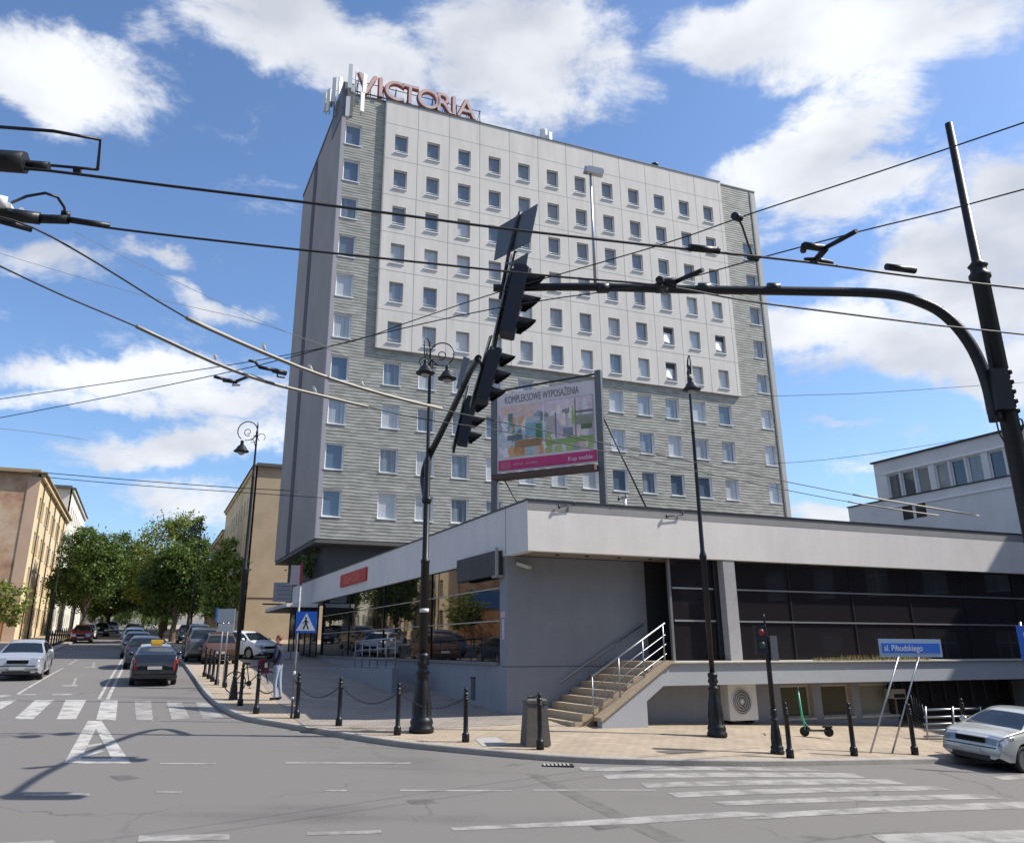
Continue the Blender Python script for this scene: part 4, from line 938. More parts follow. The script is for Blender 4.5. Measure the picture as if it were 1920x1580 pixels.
block('tenement_house','pale distant house showing between trees far up the left side',LB3,SD,30,18,zg+1,topL+1,(M_PALE,M_PALE,M_ROOFT),8,4,1.1,1.7,zg+3.2)
# right: tan gable + yellow front behind the hotel
lineR=kerb[0]+RIGHTN*7.0
RBc=solve_corner(450,lineR,SD)
if RBc.y<66: RBc=solve_corner(450,lineR+RIGHTN*3,SD)
zr=gz(RBc.x,RBc.y); topR=hz(452,872,RBc)
print('right building corner',RBc,zr,topR)
# street facade faces the street (to the left): run from far end towards the camera, outward normal to the right of -SD
FARL=34
rb=block('tenement_house','ochre tenement with a bare tan gable behind the hotel',RBc+SD*FARL,-SD,FARL,22,zr-1,topR,(M_YEL,M_YEL,M_ROOFT),11,4,1.1,1.7,zr+1.6,end_mat=M_TAN,over=.35,margin=1.0)
bm=BM(); box(bm,FARL+.001,FARL+.05,.3,10,zr+4.1,zr+4.16); obj('cable_tray',bm,M_DARKM,rb)
RB2=RBc+SD*(FARL+24.2)
block('tenement_house','brown house with an orange front past the ochre tenement',RB2,-SD,24,18,zr,topR-2.5,(mat('orange brown front',(.34,.17,.09),.85,noise=(1,.2)),M_YEL,M_ROOFT),7,4,1.1,1.6,zr+2.2,end_mat=M_TAN)
# building closing the far end of the street
E0=RB2+SD*230
block('tenement_house','pale low house at the far end of the street',E0-RIGHTN*30,RIGHTN,50,12,8,17,(mat('far pale wall',(.45,.38,.30),.9,noise=(.6,.2)),M_PALE,M_ROOFT),12,2,1.4,1.8,10.5)
# white office wing on the right, behind the pavilion
OB0=D(1637,870,44.0); dO=DT
# facade visible runs from left edge (1637) towards right/nearer
OA=Vector((OB0.x,OB0.y)); dd=-dO
ztop=hz(1637,870,OA); zwt=hz(1660,905,OA); 
print('office',OA,dd,ztop)
ofc=thing('office_wing','off white office block with a band of windows behind the pavilion','building',(OA.x,OA.y,0),math.atan2(dd.y,dd.x))
Lof=11
w0=hz(1655,952,OA)-.0; w1=hz(1655,905,OA)+.3
holes=[]; u=.75
for i in range(10):
    g=.35 if i%3==2 else .12
    holes.append((u,u+.78,w0,w1)); u+=.78+g
bm=BM(); facade(bm,0,Lof,0,ztop,holes,0,.18); obj('front_wall',bm,[M_WHB,M_PVC],ofc,auto=True)
bm=BM(); box(bm,.001,Lof,.19,14,0,ztop-.002); obj('side_wall',bm,M_WHB,ofc)
bm=BM(); box(bm,-.12,Lof+.1,-.12,14,ztop,ztop+.08); obj('coping',bm,M_DARKM,ofc)
bm=BM(); box(bm,.55,Lof,-.05,-.001,w1+.05,w1+.14); box(bm,.55,Lof,-.06,-.001,w0-.14,w0-.05); obj('string_course',bm,M_PVC,ofc)
ms=win_meshes('window',.78,w1-w0,M_PVC,M_GLB,M_PVC,fr=.05,sill=False,depth=.18)
for h in holes: put_win(ms,ofc,h[0],h[2],0)
# lower annex in front of the office wing
AN=D(1590,954,46.0); AN=Vector((AN.x,AN.y)); an=thing('office_annex','plain pale annex wall in front of the office block','building',(AN.x,AN.y,0),math.atan2(dd.y,dd.x))
zan=hz(1590,952,AN); bm=BM(); box(bm,0,12,0,8,0,zan); obj('wall',bm,M_WHB,an)
bm=BM(); box(bm,-.05,12,-.05,8,zan,zan+.06); obj('coping',bm,M_DARKM,an)
for u in (3.6,4.4): 
    bm=BM(); box(bm,u,u+.6,-.02,.0,zan-1.15,zan-.45); obj('window',bm,M_GLD,an)
# neighbours outside the frame: they shade the right end of the pavilion and fill its reflections; the dark row is added to darken those
block('tenement_house','brick coloured five storey house off to the right shading the pavilion end',Vector((33.5,46)),Vector((0,-1)),40,14,-2,20.5,(mat('brick red brown',(.12,.08,.07),.9,noise=(1,.2)),M_PALE,M_ROOFT),12,5,1.2,1.7,1.6)
block('tenement_house','dark brown row of houses across the road behind the viewer',Vector((36,-22)),Vector((-1,0)),70,12,-2,17,(mat('reflection dark brick',(.045,.042,.043),.9,noise=(1,.3)),M_CONC,M_ROOFT),18,4,1.2,1.7,1.6)
# ============================================================ STREET FURNITURE
def GP(px,py): return G(px,py,PAV)
def lamp_head(parent,x,y,z,s=1.0):
    bm=BM(); lathe(bm,[(.0,.0),(.05,.0),(.06,-.06),(.05,-.10),(.07,-.14),(.15,-.22),(.17,-.27),(.22,-.33),(.26,-.36),(.25,-.385),(.10,-.385)],18,Matrix.Scale(s,4)); o=obj('lamp_shade',bm,M_BLACKM,parent); o.location=(x,y,z)
    bm=BM(); lathe(bm,[(.10,-.385),(.12,-.42),(.09,-.47),(.02,-.50)],14,Matrix.Scale(s,4)); b=obj('bulb_glass',bm,mat('frosted lamp glass',(.35,.35,.34),.3),o)
    return o
def scroll(parent,z,rad=.31,ang=0,lamp=True,x0=0.0):
    """ring-shaped scroll arm with a curl inside; lamp hangs from its lower outer side. Local x = arm direction"""
    M=Matrix.Rotation(ang,4,'Z'); bm=BM()
    ring=[M@p for p in arc(x0+rad,z,rad,-55,250,30)]; tube(bm,ring,.018,6)
    cur=[M@Vector((x0+rad*.95+rad*.42*(1-t*.55)*math.cos(R(-120+t*400)),0,z-rad*.1+rad*.42*(1-t*.55)*math.sin(R(-120+t*400)))) for t in [i/18 for i in range(19)]]
    tube(bm,cur,.014,5)
    tube(bm,[M@p for p in arc(x0+.12,z-.28,.12,90,300,10)],.012,5); tube(bm,[M@p for p in arc(x0-.16,z-.22,.13,-60,230,10)],.012,5)
    tube(bm,[M@Vector((x0,0,z-.6)),M@Vector((x0+.1,0,z-.3)),M@Vector((x0+rad*1.2,0,z-rad*.98))],.014,5)
    s=obj('scroll_arm',bm,M_BLACKM,parent)
    if lamp:
        p=M@Vector((x0+rad*1.45,0,z-rad*.92)); lamp_head(s,p.x,p.y,p.z-.03)
def iron_base(parent,s=1.0,name='cast_base'):
    bm=BM(); lathe(bm,[(.30,0),(.30,.10),(.26,.14),(.28,.22),(.25,.30),(.22,.34),(.225,.62),(.19,.95),(.155,1.15),(.13,1.28),(.165,1.30),(.165,1.36),(.12,1.40),(.115,1.48),(.155,1.52),(.155,1.57),(.125,1.63),(.15,1.70),(.15,1.74),(.11,1.80)],16,Matrix.Scale(s,4))
    o=obj(name,bm,M_BLACKM,parent)
    bm=BM()
    for k in range(8):
        M=Matrix.Rotation(2*math.pi*k/8,4,'Z'); box(bm,.17*s,.228*s,-.018,.018,.36*s,.66*s,M)
    obj('flutes',bm,M_BLACKM,o); return o
def pole(parent,prof,name='pole'):
    bm=BM(); lathe(bm,prof,14); return obj(name,bm,M_BLACKM,parent)
# combined lamp and signal mast
mb=GP(790,1372)
gm=thing('signal_mast','black ornate mast left of the billboard carrying a curved signal arm and two lanterns','mast',mb)
iron_base(gm)
ztop=D(797,640,mb.y).z-mb.z; zj=D(795,890,mb.y).z-mb.z; zk=D(793,1055,mb.y).z-mb.z
pole(gm,[(.11,1.78),(.105,zk),(.12,zk+.02),(.12,zk+.06),(.085,zk+.1),(.08,zj+.35),(.05,zj+.5),(.042,ztop-1.0),(.03,ztop-.4),(.015,ztop)])
bm=BM(); lathe(bm,[(.10,zj-.75),(.13,zj-.7),(.13,zj-.62),(.10,zj-.58)],14); obj('collar',bm,M_BLACKM,gm)
arm=[D(793,950,22.42),D(794,900,22.38),D(800,866,22.0),D(826,813,20.8),D(854,756,19.0),D(880,699,16.8),D(897,671,15.0)]
arm=[p-mb for p in arm]; arm[0].x=arm[0].y=0; bm=BM(); pts=smooth_path(arm,6); tube(bm,pts,[.10-.035*i/len(pts) for i in range(len(pts))],12); obj('curved_arm',bm,M_BLACKM,gm)
scroll(gm,D(822,664,mb.y).z-mb.z,.33,0); scroll(gm,D(822,664,mb.y).z-mb.z,.33,R(-100))
bm=BM(); lathe(bm,[(.115,2.75),(.115,2.84)],12); obj('sticker',bm,mat('sticker white',(.6,.6,.6),.5),gm)
# right mast
def pole_xy(px,py,y): p=D(px,py,y); return p
rm=D(1895,800,12.0); RM=Vector((rm.x,12.0,gz(rm.x,12.0)))
mast=thing('signal_mast','tall dark pole at the right edge with a long horizontal signal arm','mast',RM)
zt=D(1762,232,12.0).z-RM.z; zf=D(1828,515,12).z-RM.z
pole(mast,[(.2,0),(.2,.3),(.15,.35),(.135,1.5),(.128,zf-.1),(.16,zf-.06),(.16,zf+.0),(.12,zf+.04),(.12,zf+.12),(.15,zf+.15),(.10,zf+.2),(.075,zf+.24),(.06,zt),(.0,zt+.01)])
ap=[D(1868,790,11.9),D(1850,715,11.88),D(1822,650,11.85),D(1782,600,11.85),D(1735,570,11.9),D(1660,551,11.95),D(1500,546,12),D(1300,543,12),D(1100,538,12),D(925,540,12)]
bm=BM(); pts=smooth_path([p-RM for p in ap],6); tube(bm,pts,[.095-.035*i/len(pts) for i in range(len(pts))],12); obj('signal_arm',bm,M_BLACKM,mast)
bm=BM(); M=Matrix.Translation(D(1866,735,11.85)-RM); box(bm,-.09,.17,-.14,.16,-.30,.33,M); obj('clamp_box',bm,M_BLACKM,mast)
bm=BM()
for py in (700,718,736,754,772): p=D(1880,py,12)-RM; lathe(bm,[(.128,p.z-.03),(.165,p.z-.02),(.165,p.z+.02),(.128,p.z+.03)],14)
obj('band_clamps',bm,M_DARKM,mast)
bm=BM(); tube(bm,smooth_path([D(1862,775,11.8)-RM,D(1868,790,11.75)-RM,D(1874,812,11.8)-RM,D(1885,830,11.9)-RM],4),.012,5); tube(bm,smooth_path([D(1903,790,11.9)-RM,D(1914,785,11.9)-RM,D(1918,800,11.9)-RM,D(1908,820,11.95)-RM],5),.014,5); obj('cable_loop',bm,M_WIRE,mast)
for px in (1130,1240,1320,1450):
    p=D(px,540,12)-RM; bm=BM(); tube(bm,[p-Vector((.09,0,0)),p+Vector((.09,0,0))],.085,10); obj('arm_joint',bm,M_DARKM,mast)
# camera on a stalk over the arm
cs=D(1116,530,12.0); cst=thing('traffic_camera','pale camera on a thin vertical stalk above the long signal arm','camera',cs)
cz=D(1109,322,12).z-cs.z; bm=BM(); tube(bm,[(0,0,-.05),(0,0,cz)],[.026,.018],8); obj('stalk',bm,M_STEEL,cst)
bm=BM(); box(bm,-.05,.24,-.06,.06,-.03,.08); bmesh.ops.bevel(bm,geom=bm.edges[:],offset=.02,segments=2); o=obj('camera_body',bm,M_WHITEP,cst); o.location=(-.02,0,cz); o.rotation_euler=(0,R(14),0)
bm=BM(); box(bm,-.09,-.02,-.045,.045,-.04,.07); b=obj('lens_hood',bm,M_STEEL,o)
# traffic light heads
def signal(name,label,pos,tilt,h=1.1,backplate=True,group='overhead traffic light heads'):
    t=thing(name,label,'traffic light',pos,0,group); t.rotation_euler=(0,R(tilt),0)
    bm=BM(); box(bm,-.12,.12,-.19,.19,-h/2,h/2); bmesh.ops.bevel(bm,geom=bm.edges[:],offset=.03,segments=2); obj('housing',bm,mat('signal housing',(.012,.014,.022),.45),t)
    for k in range(3):
        z=(1-k)*h/3; bm=BM()
        M=Matrix.Translation((.11,0,z))@Matrix.Rotation(R(90),4,'Y')
        n=14; r=.15; L0=.30
        # visor: open tube, longer on top
        ring0=[];ring1=[]
        for i in range(n+1):
            a=R(-35+250*i/n); y=r*math.cos(a); zz=r*math.sin(a); ln=L0*(.35+.65*max(0,(zz/r+.4)/1.4))
            ring0.append(bm.verts.new((.10,y,z+zz))); ring1.append(bm.verts.new((.10+ln,y*.98,z+zz)))
        for i in range(n): bm.faces.new((ring0[i],ring0[i+1],ring1[i+1],ring1[i]))
        bmesh.ops.solidify(bm,geom=bm.faces[:],thickness=.008)
        obj('visor',bm,M_BLACKM,t)
        bm=BM(); lathe(bm,[(.13,0),(.12,.02),(.02,.035)],16,M); obj('lens',bm,mat(('lens red','lens amber','lens green')[k],((.10,.01,.01),(.12,.06,.01),(.01,.08,.05))[k],.2),t)
    if backplate:
        bm=BM(); box(bm,-.20,-.185,-.10,.36,-h*.62,h*.66); obj('back_plate',bm,mat('plate pale back',(.33,.35,.37),.5,.3),t)
        bm=BM(); tube(bm,[(-.15,0,-h*.7),(-.15,0,h*.75)],.03,8); obj('bracket',bm,M_DARKM,t)
    return t
def at(px,py,y): return D(px,py,y)
s1=signal('traffic_light','upper traffic light on the end of the long right arm',at(964,566,12.0),12,1.15)
s2=signal('traffic_light','middle traffic light hanging at the tip of the curved arm',at(917,704,15.2),15,1.08)
s3=signal('traffic_light','lowest traffic light on the curved arm left of the billboard',at(876,790,18.4),12,1.12)
bm=BM()
for (a,b,r) in ((D(897,671,15.0),D(905,690,15.1),.03),): tube(bm,[a,b],r,6)
me=obj('arm_link',bm,M_DARKM); me.parent=s2; me.matrix_parent_inverse=(Matrix.Translation(s2.location)@Euler(s2.rotation_euler).to_matrix().to_4x4()).inverted()
# grey sign plate above the arm end, seen from behind
def quadplate(name,label,cat,cs,th,m,group=None,post=None):
    c=sum(cs,Vector())/4; t=thing(name,label,cat,c,0,group); n=(cs[1]-cs[0]).cross(cs[3]-cs[0]).normalized()*th
    bm=BM(); a=[bm.verts.new(p-c) for p in cs]; b=[bm.verts.new(p-c+n) for p in cs]; bm.faces.new(a); bm.faces.new(b[::-1])
    for i in range(4): bm.faces.new((a[i],b[i],b[(i+1)%4],a[(i+1)%4]))
    obj('plate',bm,m,t)
    if post: bm=BM(); tube(bm,[p-c for p in post],.03,8); obj('post',bm,M_DARKM,t)
    return t
cs=[D(935,425,12.4),D(1008,382,11.9),D(993,453,11.9),D(926,488,12.4)]
quadplate('road_sign','grey back of a square sign above the end of the long arm','sign',cs,.02,M_GREYBACK,post=[D(975,398,12.12),D(955,470,12.12),D(938,560,12.05)])
quadplate('road_sign','small dark triangular plate on the top of the upper traffic light','sign',[D(946,492,11.9),D(958,492,11.9),D(991,473,11.8),D(986,505,11.85)],.02,M_GREYBACK)
quadplate('road_sign','narrow pale plate seen edge on beside the curved arm','sign',[D(869,668,17.5),D(880,672,17.4),D(862,730,17.7),D(855,728,17.8)],.02,M_GREYBACK)
# street lamps
def street_lamp(label,pos,h,ang,slim=1,group='black cast iron street lamps'):
    t=thing('street_lamp',label,'street lamp',pos,0,group); iron_base(t,.95*slim)
    pole(t,[(.095 if slim==1 else .065,1.7*slim),(.085,h*.45),(.10,h*.45+.03),(.10,h*.45+.07),(.06,h*.47),(.045,h*.8),(.055,h*.8+.05),(.04,h*.82),(.03,h-.3),(.045,h-.1),(.02,h),(.03,h+.1),(.005,h+.3)])
    scroll(t,h-.05,.33,ang); return t
p=GP(1345,1380); street_lamp('black cast iron lamp post standing right of the stone stairs',p,D(1273,680,p.y).z-p.z-.2,R(-97),.88)
p=GP(437,1310); street_lamp('black lamp post with a ring shaped scroll near the bicycle',p,D(463,800,p.y).z-p.z-.1,R(180),.5)
p=P(*(kerb[0]+RIGHTN*1.2+SD*30),PAV); street_lamp('distant lamp post up the street before the ochre house',p,9.3,R(200),.6)
p=P(*(lk0-RIGHTN*1.6+SD*14),PAV); street_lamp('distant lamp post on the left pavement against the yellow house',p,8.6,R(20),.6)
# pedestrian signal post
p=GP(1458,1412); h=D(1430,1150,p.y).z-p.z
t=thing('pedestrian_signal','short black ornate post with a small red signal head and a grey box','traffic light',p)
iron_base(t,.52); pole(t,[(.06,.9),(.055,h*.75),(.04,h*.88),(.02,h*.95),(.035,h*.97),(.004,h)])
ph=D(1426,1197,p.y)-p
bm=BM(); box(bm,-.14,.11,-.12,.10,-.33,.30); bmesh.ops.bevel(bm,geom=bm.edges[:],offset=.02,segments=1); o=obj('signal_head',bm,mat('signal housing',(.012,.014,.022),.45),t); o.location=(ph.x,-.02,ph.z)
for zz,nm,c in ((.14,'red_lens',(.22,.015,.02)),(-.14,'green_lens',(.03,.06,.05))):
    bm=BM(); lathe(bm,[(.075,0),(.07,.012),(.01,.016)],14,Matrix.Translation((-.015,-.12,zz))@Matrix.Rotation(R(90),4,'X')); obj(nm,bm,mat('lens '+nm,c,.3,emit=None),o)
bm=BM(); box(bm,.06,.22,-.1,.1,0,.55); o=obj('control_box',bm,mat('grey box',(.20,.20,.20),.5),t); o.location=(0,0,D(1447,1238,p.y).z-p.z)
# bollards
def make_bollard(label,pos,tilt=0):
    t=thing('bollard',label,'bollard',pos,0,'black iron bollards along the kerb')
    bm=BM(); lathe(bm,[(.085,0),(.085,.16),(.07,.18),(.055,.20),(.052,.86),(.065,.875),(.065,.90),(.05,.915),(.05,.97),(.065,.985),(.06,1.01),(.03,1.03),(.035,1.05),(.048,1.075),(.045,1.11),(.02,1.135)],14); obj('shaft',bm,M_BLACKM,t)
    bm=BM(); lathe(bm,[(.0,.0),(.054,.003),(.054,.03),(.0,.033)],12,Matrix.Translation((0,0,.93))); obj('chain_ring',bm,M_DARKM,t)
    return t
b0=make_bollard('bollard in front of the grey corner plinth',GP(873,1390))
bl=[((745,1377),'bollard just left of the signal mast foot'),((635,1360),'bollard between the two hanging chains'),((480,1337),'bollard nearest the kerb below the bicycle wheel'),((450,1322),'bollard between the lamp post and the bicycle'),((556,1346),'bollard directly behind the crossing sign post'),
 ((1013,1404),'bollard touching the concrete litter bin'),((1482,1420),'bollard right beside the pedestrian signal post'),((1602,1416),'bollard between the scooter and the slanting street name sign'),((1716,1414),'bollard right of the slanting street name sign'),((1815,1392),'bollard behind the bonnet of the silver car'),
 ((421,1288),'bollard at the foot of the parking sign'),((406,1283),'bollard left of the parking sign posts'),((398,1277),'third bollard from the far end of the right kerb row'),((391,1272),'second bollard from the far end of the right kerb row'),((383,1268),'farthest bollard of the right kerb row')]
BP={0:b0.location.copy()}
for i,(q,l) in enumerate(bl): o=dup(b0,GP(*q),label=l); BP[i+1]=o.location.copy()
for i in range(12):
    q=lk0-RIGHTN*.6+SD*(1.5+i*2.0); dup(b0,P(q.x,q.y,PAV),label=('nearest','second','third','fourth','fifth','sixth','seventh','eighth','ninth','tenth','eleventh','farthest')[i]+' small bollard in the row along the left pavement',group='small bollards on the left pavement')
def chain(label,a,b,sag):
    a=a+Vector((0,0,.94)); b=b+Vector((0,0,.94)); c=(a+b)/2; bm=BM()
    n=int((b-a).length/.055); prev=None
    pts=[a.lerp(b,i/n)-Vector((0,0,sag*4*(i/n)*(1-i/n))) for i in range(n+1)]
    for i in range(n):
        m=(pts[i]+pts[i+1])/2-c; d=(pts[i+1]-pts[i]); 
        q=d.to_track_quat('X','Z' if i%2 else 'Y').to_matrix().to_4x4(); L0=d.length*.62
        loop=[Vector((L0*math.cos(2*math.pi*k/8),.018*math.sin(2*math.pi*k/8),0)) for k in range(9)]
        tube(bm,[m+(q@v) for v in loop],.0065,4,cap=False)
    o=obj('chain',bm,M_DARKM); o.location=c; tag(o,label,'chain'); 
chain('iron chain sagging from the crossing sign post to the next bollard',GP(546,1345),BP[2],.36)
chain('iron chain sagging between two bollards left of the signal mast',BP[2],BP[1],.34)
chain('iron chain sagging past the foot of the signal mast',BP[1],BP[0],.30)
# litter bin
p=GP(1004,1396)
t=thing('litter_bin','tapered concrete litter bin on the sand pavement by the corner','litter bin',p,R(12))
bm=BM(); w0,w1=.28,.215
vs=[[bm.verts.new((sx*w,sy*w,z)) for sx,sy in ((-1,-1),(1,-1),(1,1),(-1,1))] for w,z in ((w0,0),(w0*.98,.1),(w1,.86),(w1+.02,.87),(w1+.02,.93),(w1-.04,.97))]
for a,b in zip(vs,vs[1:]):
    for k in range(4): bm.faces.new((a[k],a[(k+1)%4],b[(k+1)%4],b[k]))
bm.faces.new(vs[0][::-1]); bm.faces.new(vs[-1]); bmesh.ops.bevel(bm,geom=bm.edges[:],offset=.012,segments=1)
obj('concrete_body',bm,mat('bin concrete',(.115,.105,.095),.9,noise=(9,.25),bump=(40,.5)),t)
bm=BM(); lathe(bm,[(.17,.955),(.17,1.0),(.15,1.01),(.15,.98)],18); obj('liner_rim',bm,M_DARKM,t)
# crossing sign
p=GP(546,1345); hs0=D(565,1186,p.y).z-p.z; hs1=D(565,1146,p.y).z-p.z; hp=D(560,1100,p.y).z-p.z
t=thing('crossing_sign','square blue pedestrian crossing sign on a worn striped post','sign',p,R(6))
bm=BM(); tube(bm,[(0,0,0),(0,0,hp)],.034,10); obj('post',bm,mat('worn post',(.22,.22,.22),.6,.3,noise=(6,.75)),t)
S=hs1-hs0; bm=BM(); box(bm,-.05,S-.05,-.06,-.045,hs0,hs1); obj('plate',bm,M_BLUE,t)
bm=BM(); prism(bm,[(S*.04,S*.10),(S*.96,S*.10),(S*.5,S*.93)],.004,Matrix.Translation((-.05,-.066,hs0))); obj('triangle',bm,M_WHITE,t)
bm=BM()
def fig(pts): prism(bm,[(x*S,z*S) for x,z in pts],.004,Matrix.Translation((-.05,-.072,hs0)))
lathe(bm,[(.001,0),(.055*S,.001),(.055*S,.004),(.001,.005)],10,Matrix.Translation((-.05+.49*S,-.069,hs0+.69*S))@Matrix.Rotation(R(90),4,'X'))
fig([(.44,.62),(.53,.62),(.55,.40),(.45,.40)]); fig([(.45,.42),(.51,.42),(.42,.16),(.35,.18)]); fig([(.49,.42),(.55,.42),(.66,.18),(.60,.15)]); fig([(.45,.60),(.46,.54),(.36,.42),(.34,.45)]); fig([(.52,.60),(.52,.54),(.62,.44),(.64,.47)])
obj('walking_figure',bm,M_BLACK,t)
for zz,wx in ((1.05,.10),(.45,.06)):
    bm=BM(); lathe(bm,[(.036,zz),(.036,zz+wx)],10); obj('sticker',bm,mat('sticker white',(.6,.6,.6),.5),t)
# parking sign up the pavement
p=GP(412,1284)
t=thing('parking_sign','pair of grey backed parking signs on two thin posts','sign',p,R(-18))
k=D(400,1141,p.y).z-p.z; k2=D(400,1184,p.y).z-p.z; km=D(400,1168,p.y).z-p.z
bm=BM(); tube(bm,[(-.10,0,0),(-.10,0,k)],.025,8); obj('post',bm,M_STEEL,t); bm=BM(); tube(bm,[(.12,0,0),(.12,0,k)],.025,8); obj('post',bm,M_STEEL,t)
bm=BM(); box(bm,-.36,.40,-.05,-.03,km+.02,k); obj('upper_plate',bm,mat('plate pale back',(.33,.35,.37),.5,.3),t)
bm=BM(); box(bm,-.28,.40,-.05,-.03,k2,km); obj('lower_plate',bm,mat('plate pale back2',(.42,.43,.43),.5,.2),t)
bm=BM(); box(bm,-.42,-.36,-.06,-.02,km+.02,k+.03); obj('blue_edge',bm,M_BLUE,t)
# street name sign on slanting legs
a0,a1=GP(1632,1411),GP(1673,1411); yy=a0.y
b0_,b1_=D(1686,1226,yy+.15),D(1724,1226,yy+.3)
t=thing('street_name_sign','blue and white street name board on two leaning grey legs','sign',a0)
for a,b in ((a0,b0_),(a1,b1_)): bm=BM(); tube(bm,[a-a0,b-a0],.022,8); obj('leg',bm,M_STEEL,t)
c=[D(1645,1197,yy+.1),D(1760,1198,yy+.35),D(1762,1228,yy+.35),D(1652,1224,yy+.1)]
X=(c[1]-c[0]); Wd=X.length; az=math.atan2(X.y,X.x); tl=math.asin(X.z/Wd)
bm=BM(); box(bm,0,Wd,-.02,.02,-.42,0); bmesh.ops.bevel(bm,geom=bm.edges[:],offset=.01,segments=1); o=obj('board',bm,mat('sign board pale blue',(.30,.42,.58),.45),t); o.location=c[0]-a0+Vector((0,-.05,0)); o.rotation_euler=(0,-tl,az)
bm=BM(); box(bm,.05,Wd-.05,-.026,-.02,-.33,-.10); b=obj('blue_field',bm,M_BLUE,o)
text('lettering','al. Piłsudskiego',.20,M_WHITE,o,(.10,-.028,-.28),(R(90),0,0),.002,xs=.86)
# blue sign cut by the right frame edge
p=D(1938,1300,20.5); p=Vector((p.x,p.y,gz(p.x,p.y)+PAV)); t=thing('road_sign','blue sign plate cut off by the right edge of the view','sign',p)
bm=BM(); tube(bm,[(0,0,0),(0,0,3.2)],.03,8); obj('post',bm,M_STEEL,t); bm=BM(); box(bm,-.14,.46,-.05,-.035,2.35,3.12); obj('plate',bm,M_BLUE,t); bm=BM(); box(bm,.0,.32,-.058,-.05,2.5,2.97); obj('symbol_field',bm,M_WHITE,t)
# e-scooter
p=GP(1508,1380); t=thing('electric_scooter','green and black electric scooter parked by the basement window','scooter',p,R(-12))
M_GREEN=mat('mint green',(.05,.42,.22),.4)
for x in (0.02,.62):
    bm=BM(); lathe(bm,[(.06,-.025),(.11,-.03),(.12,-.015),(.12,.015),(.11,.03),(.06,.025)],18,Matrix.Translation((x,0,.12))@Matrix.Rotation(R(90),4,'X')); w=obj('wheel',bm,M_RUB,t); bm=BM(); lathe(bm,[(.05,-.032),(.05,.032)],12,Matrix.Translation((x,0,.12))@Matrix.Rotation(R(90),4,'X')); obj('hub',bm,M_DARKM,w)
bm=BM(); tube(bm,[(.03,0,.13),(.05,0,.30),(-.0,0,.45),(-.03,0,1.12)],[.03,.035,.028,.022],8); obj('stem',bm,M_GREEN,t)
bm=BM(); tube(bm,[(-.03,-.24,1.10),(-.03,.24,1.10)],.016,6); tube(bm,[(-.03,0,1.1),(-.03,0,1.2)],.02,6); obj('handlebar',bm,M_DARKM,t)
bm=BM(); box(bm,.08,.56,-.08,.08,.13,.17); tube(bm,[(.05,0,.30),(.16,0,.16)],.035,8); obj('deck',bm,mat('scooter deck',(.05,.06,.055),.6),t)
bm=BM(); box(bm,.48,.72,-.05,.05,.22,.26); obj('mudguard',bm,M_BLACK,t)
# ============================================================ OVERHEAD WIRES
def wire(label,pts,r,m=M_WIRE,n=5,group=None,name='overhead_wire',cat='wire',sm=3):
    c=pts[len(pts)//2]; bm=BM(); q=smooth_path([p-c for p in pts],sm); tube(bm,q,r,6); o=obj(name,bm,m); o.location=c; tag(o,label,cat,group); return o
WZ1=5.9
wire('thick trolley wire from the upper left box across the tower to the right pole',[Z(x,y,WZ1) for x,y in ((-60,306),(90,320),(320,349),(560,378),(760,404),(940,428),(1230,461),(1510,491),(1700,517),(1920,541),(2100,562))],.0115)
wire('trolley wire just below, from the black switch at the left across to the right',[Z(x,y,WZ1) for x,y in ((-60,398),(100,412),(210,428),(350,445),(560,468),(760,489),(940,508),(1060,520),(1245,536),(1400,564),(1560,585),(1760,610),(1920,627),(2100,648))],.0105)
wire('trolley wire running down from the left switch to the far right',[Z(x,y,5.7) for x,y in ((-30,400),(60,426),(180,492),(350,596),(480,655),(600,703),(720,740),(830,768),(940,791),(1100,824),(1300,866),(1500,908),(1660,938),(1830,965))],.0085)
wire('lower trolley wire entering at the left edge below the switch',[Z(x,y,5.7) for x,y in ((-30,485),(0,499),(120,555),(255,612),(400,679),(500,716),(590,739),(700,765),(790,785),(940,808),(1150,850),(1400,903),(1560,935),(1700,958))],.0085)
wire('upper pale rigid sleeve round the descending trolley wire',[Z(x,y,5.715) for x,y in ((350,596),(480,655),(600,703),(720,740),(828,766))],.024,M_WIREL,name='wire_sleeve',cat='wire sleeve')
wire('lower pale rigid sleeve round the descending trolley wire',[Z(x,y,5.715) for x,y in ((256,612),(400,679),(500,716),(590,739),(690,763))],.022,M_WIREL,name='wire_sleeve',cat='wire sleeve')
wire('pale rigid sleeve on the wires over the right part of the pavilion',[Z(x,y,5.73) for x,y in ((1600,927),(1700,944),(1835,967))],.022,M_WIREL,name='wire_sleeve',cat='wire sleeve')
wire('second pale rigid sleeve low over the right part of the pavilion',[Z(x,y,5.73) for x,y in ((1590,940),(1660,952),(1760,966))],.018,M_WIREL,name='wire_sleeve',cat='wire sleeve')
wire('thin span wire rising to the upper right corner past the pole top',[Z(x,y,6.3) for x,y in ((-40,754),(0,748),(300,704),(480,676),(660,640),(760,606),(940,546),(1230,462),(1410,400),(1600,338),(1720,298),(1920,230),(2050,186))],.0062)
wire('thin span wire just below, from the left edge up to the right edge',[Z(x,y,6.3) for x,y in ((-40,790),(0,783),(240,737),(480,686),(690,631),(950,574),(1245,530),(1420,485),(1600,437),(1760,398),(1920,355),(2050,320))],.0068)
